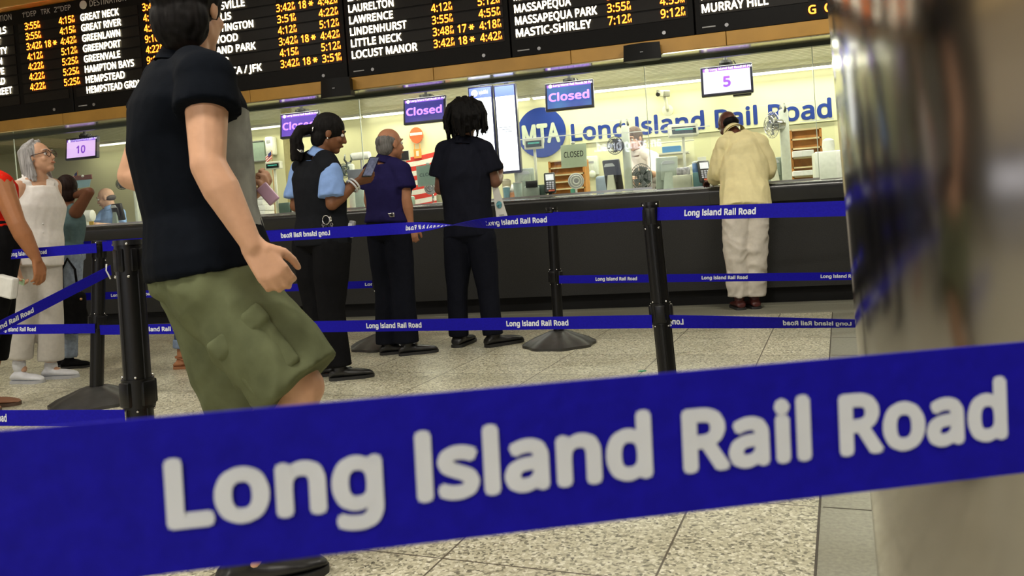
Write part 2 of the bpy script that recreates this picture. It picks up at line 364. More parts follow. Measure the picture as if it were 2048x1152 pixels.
# ------------------------------------------------------------------ ticket counter
def ctop(X): return 1.019 - 0.0098 * X
edgem = M('counter_edge', (0.022, 0.023, 0.024), 0.26, spec=0.6); frontm = M('counter_front', (0.014, 0.014, 0.0125), 0.6, var=0.35, scale=160, bump=0.15)
kickm = M('toe_kick', (0.008, 0.008, 0.008), 0.8); ledgem = M('counter_ledge', (0.42, 0.44, 0.40), 0.3, 0.3)
def counter(xa, xb, label):
    t = thing('ticket_counter', label, 'counter', ((xa + xb) / 2, 7.2, 0), 'counter sections'); mb = MB(t.location)
    def prof(X):
        z = ctop(X); r = 0.05; pts = [(7.12, z - 0.15), (7.035, z - 0.15)]
        for k in range(7):
            a = PI + PI / 2 * -k / 6; pts.append((7.0 + r + r * math.cos(a), z - r + r * math.sin(a)))
        pts += [(7.40, z), (7.40, z - 0.04), (7.12, z - 0.04)]
        return [V((X, p[0], p[1])) for p in pts]
    mb.loft([prof(xa + 0.0006), prof(xb - 0.0006)]); mb.build('top_edge', edgem, t, 30)
    MB(t.location).add([V((x, yy, zz)) for x, yy, zz in [(xa, 7.12, 0.14), (xb, 7.12, 0.14), (xb, 7.12, ctop(xb) - 0.14), (xa, 7.12, ctop(xa) - 0.14), (xa, 7.2, 0.14), (xb, 7.2, 0.14), (xb, 7.2, ctop(xb) - 0.14), (xa, 7.2, ctop(xa) - 0.14)]],
        [(0, 1, 2, 3), (7, 6, 5, 4), (0, 4, 5, 1), (3, 2, 6, 7), (1, 5, 6, 2), (0, 3, 7, 4)]).build('front_panel', frontm, t)
    MB(t.location).bx((xa, 7.235, 0.0), (xb, 7.27, 0.15)).build('toe_kick', kickm, t)
    za, zb = ctop(xa), ctop(xb)
    MB(t.location).add([V(q) for q in [(xa, 7.40, za - 0.03), (xb, 7.40, zb - 0.03), (xb, 8.1, zb - 0.03), (xa, 8.1, za - 0.03), (xa, 7.40, za - 0.002), (xb, 7.40, zb - 0.002), (xb, 8.1, zb - 0.002), (xa, 8.1, za - 0.002)]],
        [(3, 2, 1, 0), (4, 5, 6, 7), (0, 1, 5, 4), (1, 2, 6, 5), (2, 3, 7, 6), (3, 0, 4, 7)]).build('clerk_worktop', ledgem, t)
XS = [-11.0, onY(149, 456, 7.0).x, onY(1098, 396, 7.0).x, onY(1418, 375, 7.0).x, 3.0]
for (a_, b_), lb in zip(zip(XS[:-1], XS[1:]), ('black ticket counter section behind the grey-haired woman', 'long black ticket counter section behind the three people waiting in dark clothes', 'black ticket counter section below the paper CLOSED sign', 'black ticket counter section the man in yellow leans on')):
    counter(a_, b_, lb)

# ------------------------------------------------------------------ ticket window glass
gm = glass_mat('counter_glass', refl=1.38); gedge = M('glass_edge', (0.62, 0.72, 0.60), 0.25)
GX = [-11.0, onY(30, 300, 7.4).x, onY(440, 300, 7.4).x, onY(724, 270, 7.4).x, onY(1297, 250, 7.4).x, onY(1631, 200, 7.4).x, 3.0]
glab = ['counter glass pane beyond the grey-haired woman', 'counter glass pane in front of window 10', 'counter glass pane behind the woman in the dark vest', 'counter glass pane in front of the two middle Closed screens', 'counter glass pane in front of the number 5 screen', 'counter glass pane next to the steel column']
for i, (a_, b_) in enumerate(zip(GX[:-1], GX[1:])):
    c = (a_ + b_) / 2; t = thing('window_%d' % (i + 1), glab[i], 'window', (c, 7.4, ctop(c)), 'ticket window panes'); struct(t)
    h = (b_ - a_) / 2 - 0.006; zb = max(ctop(a_), ctop(b_)) - ctop(c)
    MB().quad((-h, 0, zb), (h, 0, zb), (h, 0, 2.16 - ctop(c)), (-h, 0, 2.16 - ctop(c))).build('pane', gm, t, fix=False)
    MB().bx((h - 0.002, -0.006, zb), (h + 0.004, 0.006, 2.16 - ctop(c))).build('polished_edge', gedge, t)
    MB().bx((-h, -0.012, zb - 0.008), (h, 0.012, zb + 0.012)).build('bottom_channel', M('steel', (0.55, 0.56, 0.54), 0.3, 0.9), t)
# low baffle panes set just behind, their polished tops catch the light
for i, (pa, pb) in enumerate((((1040, 274), (1176, 272)), ((1182, 273), (1290, 261)), ((1302, 262), (1420, 252)), ((1600, 243), (1668, 238)))):
    A, B = onY(pa[0], pa[1], 7.5), onY(pb[0], pb[1], 7.5); c = (A + B) / 2; zb = ctop(c.x); zt = c.z
    t = thing('low_window', ['low glass baffle with a bright top edge behind the wooden pigeonholes', 'low glass baffle with a bright top edge beside the seated clerk in white', 'low glass baffle with a bright top edge by the wide pole display', 'low glass baffle with a bright top edge next to the steel column'][i], 'glass', (c.x, 7.5, zb), 'low glass baffles')
    h = (B - A).x / 2
    MB().quad((-h, 0, 0.0), (h, 0, 0.0), (h, 0, zt - zb), (-h, 0, zt - zb)).build('pane', gm, t, fix=False)
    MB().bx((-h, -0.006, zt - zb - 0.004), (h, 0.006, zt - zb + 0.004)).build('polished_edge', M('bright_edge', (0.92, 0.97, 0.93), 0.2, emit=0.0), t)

# ------------------------------------------------------------------ steel column
def steel_mat():
    m = bpy.data.materials.new('brushed_steel'); m.use_nodes = True; nt = m.node_tree; N = nt.nodes; L = nt.links; b = N['Principled BSDF']
    b.inputs['Metallic'].default_value = 1.0; b.inputs['Base Color'].default_value = (0.34, 0.325, 0.315, 1)
    tc = N.new('ShaderNodeTexCoord'); mp = N.new('ShaderNodeMapping'); mp.inputs['Scale'].default_value = (1.0, 1.0, 5.0); L.new(tc.outputs['Object'], mp.inputs[0])
    nz = N.new('ShaderNodeTexNoise'); nz.inputs['Scale'].default_value = 1.3; nz.inputs['Detail'].default_value = 0.5; L.new(mp.outputs[0], nz.inputs['Vector'])
    bp = N.new('ShaderNodeBump'); bp.inputs['Strength'].default_value = 0.12; bp.inputs['Distance'].default_value = 0.03; L.new(nz.outputs['Fac'], bp.inputs['Height']); L.new(bp.outputs[0], b.inputs['Normal'])
    mp2 = N.new('ShaderNodeMapping'); mp2.inputs['Scale'].default_value = (6, 6, 2); L.new(tc.outputs['Object'], mp2.inputs[0])
    n2 = N.new('ShaderNodeTexNoise'); n2.inputs['Scale'].default_value = 3; L.new(mp2.outputs[0], n2.inputs['Vector'])
    cr = N.new('ShaderNodeMapRange'); cr.inputs['To Min'].default_value = 0.10; cr.inputs['To Max'].default_value = 0.18; L.new(n2.outputs['Fac'], cr.inputs['Value']); L.new(cr.outputs[0], b.inputs['Roughness'])
    return m
dh = ray(1698, 560); dh.z = 0; dh.normalize(); nh = V((dh.y, -dh.x, 0)); CC = CAM + dh * 1.45 + nh * 0.80; CC.z = 0; FH0 = dh; CC += nh * 0.026
ct = thing('column', 'big round column clad in brushed stainless steel', 'column', CC); ct['kind'] = 'structure'
ct.rotation_euler = Matrix.Rotation(math.radians(-1.6), 3, FH0).to_euler()
MB().lathe([(0.80, -0.03), (0.80, 3.9)], (0, 0, 0), seg=256).build('steel_cladding', steel_mat(), ct, 40)
MB().lathe([(0.802, 0.0), (0.808, 0.0), (0.808, 0.14), (0.802, 0.145)], (0, 0, 0), seg=96).build('base_ring', M('steel', (0.5, 0.5, 0.5), 0.3, 1), ct, 40)
# ------------------------------------------------------------------ departure boards
UX, UZ = V((1, 0, 0)), V((0, 0, 1))
boardm = M('board_face', (0.005, 0.0045, 0.004), 0.5, var=0.2, spec=0.15); rowm = M('board_row', (0.011, 0.009, 0.007), 0.4, var=0.1, spec=0.2)
ledw = M('led_white', (1.0, 0.95, 0.80), 0.5, emit=5.0, var=0.0, ecol=(1.0, 0.90, 0.68)); ledo = M('led_orange', (1.0, 0.30, 0.03), 0.5, emit=4.0, var=0.0, ecol=(1.0, 0.25, 0.02))
hdrm = M('board_header', (0.55, 0.53, 0.48), 0.5, var=0.02); seamm = M('board_trim', (0.03, 0.03, 0.03), 0.3)
PITCH = 0.109
def rowz(k): return 2.494 + PITCH * (8 - k)
BX = [-8.37, -6.755, -5.135, -3.525, -1.895, -0.27, 1.36]
B_NAMES = [['FOREST HILLS', 'FREEPORT', 'GARDEN CITY', 'GIBSON', 'GLEN COVE', 'GLEN HEAD', 'GLEN STREET'],
           ['GREAT NECK', 'GREAT RIVER', 'GREENLAWN', 'GREENPORT', 'GREENVALE', 'HAMPTON BAYS', 'HEMPSTEAD', 'HEMPSTEAD GRDNS'],
           ['', 'HICKSVILLE', 'HOLLIS', 'HUNTINGTON', 'INWOOD', 'ISLAND PARK', 'ISLIP', 'JAMAICA / JFK'],
           ['', '', 'LAKEVIEW', 'LAURELTON', 'LAWRENCE', 'LINDENHURST', 'LITTLE NECK', 'LOCUST MANOR'],
           ['', '', '', '', 'MANHASSET', 'MASSAPEQUA', 'MASSAPEQUA PARK', 'MASTIC-SHIRLEY'],
           ['', '', '', '', '', '', 'MINEOLA', 'MURRAY HILL']]
B_TIMES = [[('3:55', '', '4:15'), ('3:55', '', '4:15'), ('3:42', '18', '4:42'), ('4:12', '', '5:12'), ('4:22', '', '5:25'), ('4:22', '', '5:25'), ('4:22', '', '5:25')],
           [('3:42', '', ''), ('4:12', '', ''), ('4:22', '', ''), ('9:10', '', ''), ('4:22', '', ''), ('9:12', '', '')],
           [None, None, ('3:42', '18', '4:42'), ('3:51', '', '4:22'), ('4:12', '', '5:12'), ('3:42', '18', '4:42'), ('4:15', '', '5:12'), ('3:42', '18', '3:51')],
           [None, None, None, None, ('4:12', '', '5:12'), ('3:55', '', '4:55'), ('3:48', '17', '4:18'), ('3:42', '18', '4:42')],
           [None, None, None, None, None, ('3:55', '', '4:55'), ('3:55', '', '4:55'), ('7:12', '', '9:12')],
           [None, None, None, None, None, None, None, ('', 'G O', '')]]
NAMEX = [None, onY(163, 43, 7.1).x, onY(418, 155, 7.1).x, onY(704, 100, 7.1).x, onY(1032, 60, 7.1).x, onY(1404, 27, 7.1).x]
T1X = [onY(52, 62, 7.1).x, onY(290, 60, 7.1).x, onY(561, 110, 7.1).x, onY(866, 60, 7.1).x, onY(1216, 40, 7.1).x, onY(1610, 20, 7.1).x]
NAMER = [None, (242, 245, 241.5, 241, 238, 264, 243.5, 284), (0, 495, 466, 509, 476, 510, 454, 519), (0, 0, 790, 792, 789, 815, 803, 833), (0, 0, 0, 0, 1130, 1146, 1197, 1184), (0, 0, 0, 0, 0, 0, 1490, 1540)]
blab = ['departure board listing Forest Hills, Garden City and Glen Street', 'departure board listing Great Neck to Hempstead beside the walking man', 'departure board listing Hicksville to Jamaica', 'departure board listing Laurelton to Locust Manor', 'departure board listing Massapequa and Mastic-Shirley', 'departure board with Murray Hill as its last destination']

def star(mb, c, r):
    for k in range(3):
        a = PI * k / 3; mb.box(c, (2 * r, 0.002, r * 0.42), Matrix.Rotation(a, 3, 'Y'))
for i in range(6):
    xa, xb = BX[i], BX[i + 1]; c = (xa + xb) / 2; org = V((c, 7.15, 2.318))
    t = thing('departure_board', blab[i], 'departure board', org, 'departure boards above the ticket windows')
    MB(org).bx((xa + 0.006, 7.10, 2.318), (xb - 0.006, 7.21, 3.485), 0.006).build('cabinet', boardm, t)
    mb = MB(org); sx = xa + (xb - xa) * 0.03
    for k in range(1, 9):
        z = rowz(k) - 0.022
        mb.bx((sx, 7.094, z), (xa + (xb - xa) * 0.56, 7.101, z + 0.094)); mb.bx((xa + (xb - xa) * 0.60, 7.094, z), (xb - 0.05, 7.101, z + 0.094))
    mb.build('display_rows', rowm, t)
    for k, nm in enumerate(B_NAMES[i]):
        if not nm: continue
        mb = MB(org)
        p = V((NAMEX[i] if i else 0, 7.088, rowz(k + 1)))
        if i == 0:
            p.x = onY((17, 0, 15, 0, 6, 6, 18)[k] or 4, 90, 7.1).x; mb.text(nm, p, UX, UZ, 0.074, bold=0.02, align='RIGHT', sx=0.92)
        else: mb.text(nm, p, UX, UZ, 0.074, bold=0.020, width=onY(NAMER[i][k], 60, 7.1).x - p.x)
        mb.build('destination_line_text', ledw, t, fix=False)
    for k, tt in enumerate(B_TIMES[i]):
        if not tt: continue
        mb = MB(org); z = rowz(k + 1); x1 = T1X[i]; x2 = x1 + (0.385 if i else 0.385); x3 = x1 + (0.435 if i else 0.425)
        if i == 5:
            for gx, gs in ((0.02, 'G'), (0.145, 'O')): MB(org).text(gs, V((x1 + gx, 7.088, z - 0.122)), UX, UZ, 0.072, bold=0.02).build('message_letter', ledo, t, fix=False)
            continue
        for x, s in ((x1, tt[0]), (x1 + 0.455, tt[2])):
            if s:
                mb = MB(org); mb.text(s, V((x, 7.088, z)), UX, UZ, 0.076, width=0.165, bold=0.013)
                mb.text('P', V((x + 0.172, 7.088, z + 0.040)), UX, UZ, 0.036, bold=0.02); mb.text('M', V((x + 0.168, 7.088, z)), UX, UZ, 0.034, bold=0.008); mb.build('departure_time_text', ledo, t, fix=False)
        if tt[1]:
            mb = MB(org); mb.text(tt[1], V((x1 + 0.245, 7.088, z)), UX, UZ, 0.074, width=0.085, bold=0.02); star(mb, V((x1 + 0.378, 7.09, z + 0.036)), 0.026); mb.build('track_text', ledo, t, fix=False)
    mb = MB(org); hz = 3.392
    nx = NAMEX[i] if i else onY(0, 45, 7.1).x - 0.42
    mb.text('DESTINATION', V((nx + 0.13, 7.092, hz)), UX, UZ, 0.062, bold=0.0, width=0.46)
    mb.prism([(0.045 * math.cos(a * PI / 12), 0.045 * math.sin(a * PI / 12)) for a in range(24)], V((nx + 0.045, 7.094, hz + 0.03)), UX, UZ, 0.004)
    mb.text('1', V((T1X[i] - 0.03, 7.092, hz - 0.0)), UX, UZ, 0.055); mb.text('ST', V((T1X[i] - 0.0, 7.092, hz + 0.035)), UX, UZ, 0.022); mb.text('DEP', V((T1X[i] + 0.035, 7.092, hz)), UX, UZ, 0.055, width=0.13)
    mb.text('TRK', V((T1X[i] + 0.225, 7.092, hz)), UX, UZ, 0.055, width=0.125)
    mb.text('2', V((T1X[i] + 0.40, 7.092, hz)), UX, UZ, 0.055); mb.text('ND', V((T1X[i] + 0.44, 7.092, hz + 0.035)), UX, UZ, 0.022); mb.text('DEP', V((T1X[i] + 0.49, 7.092, hz)), UX, UZ, 0.055, width=0.13)
    mb.build('header_text', hdrm, t, fix=False)
    mb = MB(org); mb.cyl((xa + 0.26, 7.10, 2.37), (xa + 0.26, 7.092, 2.37), 0.016, seg=14); mb.cyl((xb - 0.26, 7.10, 2.37), (xb - 0.26, 7.092, 2.37), 0.016, seg=14)
    mb.build('lock', M('lock_grey', (0.35, 0.35, 0.36), 0.35, 0.7), t)
    MB(org).bx((xa + 0.06, 7.096, 2.368), (xa + 0.17, 7.10, 2.378)).build('maker_plate', M('plate_grey', (0.4, 0.4, 0.4), 0.5), t)

# ------------------------------------------------------------------ loudspeakers under the boards
def speaker(p0, p1, label, yy):
    A, B = onY(p0[0], p0[1], yy), onY(p1[0], p1[1], yy); c = (A + B) / 2; wd = abs(B.x - A.x) / 2; h = abs(B.z - A.z) / 2
    t = thing('loudspeaker', label, 'loudspeaker', (c.x, yy, c.z), 'loudspeakers under the departure boards')
    mb = MB(); pr = []
    for k in range(9):
        a = -1 + 2 * k / 8; pr.append((a * wd, -0.03 * (1 - a * a)))
    vs = [V((x, y, -h * 0.92)) for x, y in pr] + [V((x * 0.95, y + 0.01, h)) for x, y in pr]
    n = len(pr); back = [V((wd * 0.8, 0.15, -h * 0.8)), V((-wd * 0.8, 0.15, -h * 0.8)), V((wd * 0.8, 0.15, h * 0.9)), V((-wd * 0.8, 0.15, h * 0.9))]
    fs = [(k, k + 1, n + k + 1, n + k) for k in range(n - 1)] + [(n - 1, 2 * n, 2 * n + 2, 2 * n - 1), (0, n, 2 * n + 3, 2 * n + 1), (2 * n, 2 * n + 1, 2 * n + 3, 2 * n + 2), tuple(list(range(n - 1, -1, -1)) + [2 * n + 1, 2 * n]), tuple(list(range(n, 2 * n)) + [2 * n + 2, 2 * n + 3])]
    mb.add(vs + back, fs).build('cabinet', M('speaker_black', (0.004, 0.004, 0.004), 0.5, spec=0.2), t, 35)
    MB().box((0, -0.032, -h * 0.05), (wd * 0.16, 0.006, h * 0.10)).build('badge', M('badge_grey', (0.30, 0.31, 0.33), 0.4), t)
    MB().bx((-0.03, 0.13, -0.03), (0.03, 0.20, 0.03)).build('bracket', M('speaker_black', (0.012,) * 3, 0.4), t)
speaker((642, 199), (699, 153), 'small black loudspeaker between the vest-wearing woman and the polo-shirt man, above them', 6.98)
speaker((1247, 126), (1321, 82), 'wide black loudspeaker under the Mastic-Shirley board', 6.98)

# ------------------------------------------------------------------ hanging window screens
bez = M('screen_bezel', (0.010, 0.010, 0.022), 0.3)
def disp_mat(name, a, b_, e): 
    m = bpy.data.materials.new(name); m.use_nodes = True; nt = m.node_tree; b = nt.nodes['Principled BSDF']; b.inputs['Base Color'].default_value = (0.01, 0.01, 0.01, 1); b.inputs['Roughness'].default_value = 0.25
    tc = nt.nodes.new('ShaderNodeTexCoord'); nz = nt.nodes.new('ShaderNodeTexNoise'); nz.inputs['Scale'].default_value = 3.0; nt.links.new(tc.outputs['Object'], nz.inputs[0])
    cr = nt.nodes.new('ShaderNodeValToRGB'); cr.color_ramp.elements[0].color = (*a, 1); cr.color_ramp.elements[1].color = (*b_, 1); cr.color_ramp.elements[0].position = 0.35; cr.color_ramp.elements[1].position = 0.65
    nt.links.new(nz.outputs['Fac'], cr.inputs[0]); nt.links.new(cr.outputs[0], b.inputs['Emission Color']); b.inputs['Emission Strength'].default_value = e; MATS[name] = m; return m
dgrape = disp_mat('display_grape', (0.13, 0.07, 0.52), (0.19, 0.09, 0.62), 1.0); dnavy = disp_mat('display_navy', (0.045, 0.035, 0.25), (0.06, 0.045, 0.34), 1.0); dteal = disp_mat('display_teal', (0.06, 0.07, 0.42), (0.08, 0.22, 0.55), 1.0)
dpink = disp_mat('display_pink', (0.80, 0.50, 0.95), (0.86, 0.58, 1.0), 1.0); dwhite = disp_mat('display_white', (0.86, 0.82, 1.0), (0.95, 0.90, 1.0), 1.25)
barp = M('display_bar', (0.16, 0.05, 0.55), 0.4, emit=0.75, var=0); inkp = M('display_ink', (0.22, 0.06, 0.62), 0.4, emit=0.55, var=0); inkl = M('display_ink_light', (0.38, 0.17, 1.0), 0.4, emit=1.15, var=0); whitei = M('display_fine_print', (0.8, 0.75, 1.0), 0.4, emit=0.9, var=0)
def screen(tl, tr, bl, label, body, face, ink, yy=7.62, tilt=8, box=False):
    A, B, D = onY(*tl, yy), onY(*tr, yy), onY(*bl, yy); c = (A + B) / 2; wd = (B - A).length; h = (A - D).length
    t = thing('window_screen', label, 'screen', (c.x, yy, 2.16), 'screens over the ticket windows')
    top = c.z - 2.16; R = Matrix.Rotation(math.radians(-tilt), 3, 'X'); cen = V((0, 0.0, top - h / 2))
    def P(x, y, z): return cen + R @ V((x, y, z))
    def pl(x0, z0, x1, z1, y): return [P(x0, y, z0), P(x1, y, z0), P(x1, y, z1), P(x0, y, z1)]
    MB().box(cen, (wd, 0.045, h), R, 0.008).build('bezel', bez, t)
    MB().box(cen + R @ V((0, 0.045, 0)), (wd * 0.7, 0.06, h * 0.7), R, 0.015).build('rear_housing', bez, t)
    m = 0.022; W, H = wd / 2 - m, h / 2 - m
    f = MB().add(pl(-W, -H, W, H, -0.0235), [(0, 1, 2, 3)]).build('display', face, t, fix=False)
    MB().add(pl(-W, H * 0.76, W, H, -0.0245), [(0, 1, 2, 3)]).build('title_bar', barp, f, fix=False)
    mb = MB(); ux, uz = R @ UX, R @ UZ
    mb.prism([(0.018 * math.cos(a * PI / 8), 0.018 * math.sin(a * PI / 8)) for a in range(16)], P(-W + 0.035, -0.026, H * 0.88), ux, uz, 0.001)
    mb.text('Long Island Rail Road', P(-W + 0.062, -0.026, H * 0.83), ux, uz, 0.020); mb.text('3:36 PM', P(W * 0.58, -0.026, H * 0.83), ux, uz, 0.020)
    mb.build('fine_print', whitei, f, fix=False)
    hh = h * (0.30 if body == 'Closed' else 0.36)
    mb = MB(); mb.text(body, P(0, -0.0265, -hh * 0.55 if body == 'Closed' else -hh * 0.62), ux, uz, hh, width=(wd * 0.84 if body == 'Closed' else None), bold=0.03, align='CENTER'); mb.build('numeral' if body != 'Closed' else 'closed_lettering', ink, f, fix=False)
    MB().tube([(0, 0.05, 0.238), (0, 0.05, top + 0.02)], 0.016, 10).cyl((0, 0.05, 0.005), (0, 0.05, -0.02), 0.05).box((0, 0.05, top - 0.03), (0.12, 0.05, 0.12)).build('ceiling_mount', M('mount_black', (0.015, 0.015, 0.015), 0.4), t)
    MB().tube([(0.07, 0.06, 0.0), (0.09, 0.07, -0.04), (0.06, 0.06, top - 0.02), (0.05, 0.06, top - 0.08)], 0.006, 8).build('cable', M('mount_black', (0.015,) * 3, 0.4), t)
    if box: MB().box(cen + V((wd * 0.28, 0.09, -h * 0.36)), (wd * 0.36, 0.10, h * 0.34), None, 0.01).build('media_box', bez, t)
    return t
screen((132, 279), (195, 270), (137, 323), 'pink lit screen showing the number 10', '10', dpink, inkp)
screen((560, 228), (637, 220), (566, 279), 'purple Closed screen partly behind the vest-wearing woman', 'Closed', dgrape, inkl)
screen((806, 198), (891, 190), (809, 251), 'dark blue Closed screen above the orange balloon poster', 'Closed', dnavy, inkl)
screen((1089, 166), (1186, 159), (1094, 223), 'blue Closed screen above the round blue wall emblem', 'Closed', dteal, inkl)
screen((1400, 136), (1504, 124), (1407, 196), 'white lit screen showing the number 5', '5', dwhite, inkp, box=True)
# two tall white timetable screens side by side
def tall(tl, tr, bl, label, logo):
    yy = 7.72; A, B, D = onY(*tl, yy), onY(*tr, yy), onY(*bl, yy); wd = (B - A).length; h = (A - D).length; c = (A + B) / 2
    t = thing('timetable_screen', label, 'screen', (c.x, yy, c.z - h), 'tall white timetable screens')
    MB().bx((-wd / 2, -0.02, 0), (wd / 2, 0.05, h), 0.008).build('bezel', M('tall_bezel', (0.012, 0.014, 0.05), 0.3), t)
    m = 0.016; f = MB().add([V((-wd / 2 + m, -0.021, m + 0.01)), V((wd / 2 - m, -0.021, m + 0.01)), V((wd / 2 - m, -0.021, h - m)), V((-wd / 2 + m, -0.021, h - m))], [(0, 1, 2, 3)]).build('display', M('tall_white', (0.93, 0.95, 1.0), 0.3, emit=1.5, var=0.0), t, fix=False)
    MB().add([V((-wd / 2 + m, -0.022, h - m - 0.10)), V((wd / 2 - m, -0.022, h - m - 0.10)), V((wd / 2 - m, -0.022, h - m)), V((-wd / 2 + m, -0.022, h - m))], [(0, 1, 2, 3)]).build('title_bar', M('tall_bar', (0.10, 0.14, 0.72), 0.3, emit=0.9, var=0), f, fix=False)
    if logo:
        mb = MB(); mb.prism([(0.034 * math.cos(a * PI / 10), 0.034 * math.sin(a * PI / 10)) for a in range(20)], V((-wd / 2 + 0.07, -0.024, h - m - 0.05)), UX, UZ, 0.001)
        mb.text('Long Island Rail Road', V((-wd / 2 + 0.115, -0.024, h - m - 0.065)), UX, UZ, 0.038, width=wd - 0.16); mb.build('title_lettering', whitei, f, fix=False)
    mb = MB()
    for k in range(3): mb.box((0.02 * k - 0.02, -0.0225, h * 0.52 - k * 0.022), (wd * (0.55 - 0.12 * k), 0.001, 0.008))
    mb.build('timetable_print', M('tall_print', (0.35, 0.38, 0.45), 0.4, emit=0.5, var=0), f)
    MB().bx((-0.02, 0.05, h - 0.2), (0.02, 0.09, 2.398 - (c.z - h))).build('hanger', bez, t)
tall((936, 175), (985, 171), (947, 349), 'tall white timetable screen behind the dreadlocked man', True)
tall((987, 171), (1031, 167), (1001, 348), 'tall white timetable screen beside the round blue wall emblem', False)
# ------------------------------------------------------------------ belt posts
postm = M('post_black', (0.004, 0.004, 0.0045), 0.32, spec=0.35); rubm = M('rubber_base', (0.035, 0.034, 0.032), 0.42, var=0.25, scale=14, bump=0.2); chrm = M('chrome', (0.8, 0.8, 0.8), 0.15, 1.0)
def post(base, top, label, yaw=0.0, R=0.036):
    base, top = V(base), V(top); h = (top - base).length; d = (top - base).normalized()
    t = thing('belt_post', label, 'barrier post', base, 'black double-belt posts', 0.0)
    mb = MB(); rings = []
    for r, z in ((0.245, 0.0), (0.245, 0.018), (0.20, 0.045), (0.13, 0.072), (0.075, 0.095), (0.05, 0.10)):
        rings.append([V((r * (1 + 0.045 * math.cos(8 * a)) * math.cos(a + yaw), r * (1 + 0.045 * math.cos(8 * a)) * math.sin(a + yaw), z)) for a in [2 * PI * k / 64 for k in range(64)]])
    mb.loft(rings); mb.build('base', rubm, t, 50)
    x, y, _ = frame(d, (math.sin(yaw), math.cos(yaw), 0)); P = lambda a, b, c: x * a + y * b + d * c
    def extr(name, prof, z0, z1, m, par, bevel=True):
        q = MB(); q.loft([[P(a, b, z0) for a, b in prof], [P(a, b, z1) for a, b in prof]]); return q.build(name, m, par, 30)
    def rr(w, k=0.0):
        return [(w * math.cos(a) * (1 + k * abs(math.cos(2 * a))), w * math.sin(a) * (1 + k * abs(math.cos(2 * a)))) for a in [2 * PI * i / 40 for i in range(40)]]
    po = extr('pole', rr(R), 0.06, h - 0.012, postm, t)
    q = MB()
    for a in (0, PI / 2, PI, 1.5 * PI): q.loft([[P((R - 0.001) * math.cos(a) + u * math.cos(a) - v * math.sin(a), (R - 0.001) * math.sin(a) + u * math.sin(a) + v * math.cos(a), z) for u, v in ((0, -0.006), (0.003, -0.004), (0.003, 0.004), (0, 0.006))] for z in (0.10, h - 0.03)])
    q.build('pole_ribs', postm, po, 30)
    extr('cap', rr(R + 0.004), h - 0.016, h, M('cap_dark', (0.012, 0.012, 0.013), 0.28), t)
    for nm, z0, z1 in (('upper_belt_head', h - 0.105, h - 0.018), ('lower_belt_head', 0.425, 0.515)):
        q = MB(); q.loft([[P(a, b, z) for a, b in rr(R + (0.0015 if nm[0] == 'u' else 0.007))] for z in (z0, z1)])
        e_ = 2 * R + (0.004 if nm[0] == 'u' else 0.026)
        q.box(P(0, 0, (z0 + z1) / 2), (e_, 0.045, z1 - z0 - 0.014), Matrix((x, y, d)).transposed(), 0.006)
        q.box(P(0, 0, (z0 + z1) / 2), (0.045, e_, z1 - z0 - 0.014), Matrix((x, y, d)).transposed(), 0.006)
        o = q.build(nm, postm, t, 30)
        for zz in (z0 - 0.006, z1 + 0.006):
            for a in (0.785, 2.356, 3.927, 5.498):
                MB().ell(P((R + 0.002) * math.cos(a), (R + 0.002) * math.sin(a), zz), 0.0045, None, 8, 6).build('screw', chrm, o, True)
    return t
b1 = onZ(1345, 848); D1 = depth(b1); post(b1, at(1300, 404, D1), 'black belt post standing just behind the big blurred belt with large lettering')
b2 = onZ(1119, 690); D2 = depth(b2); post(b2, at(1103, 414, D2), 'black belt post with a rubber base between the dreadlocked man and the counter', yaw=0.3)
b3 = onZ(193, 806); D3 = depth(b3); post(b3, at(198, 482, D3), 'slimmer black belt post beside the grey-haired woman', yaw=0.5)
b4 = onZ(298, 1090); D4 = depth(b4); post(b4, at(256, 480, D4), 'thick black belt post touching the walking man shorts', yaw=0.2, R=0.040)
b5 = onZ(768, 693); D5 = depth(b5); post(b5, b5 + V((0, 0, 0.95)), 'belt post hidden behind the polo-shirt man, only its base rim showing', yaw=0.1)

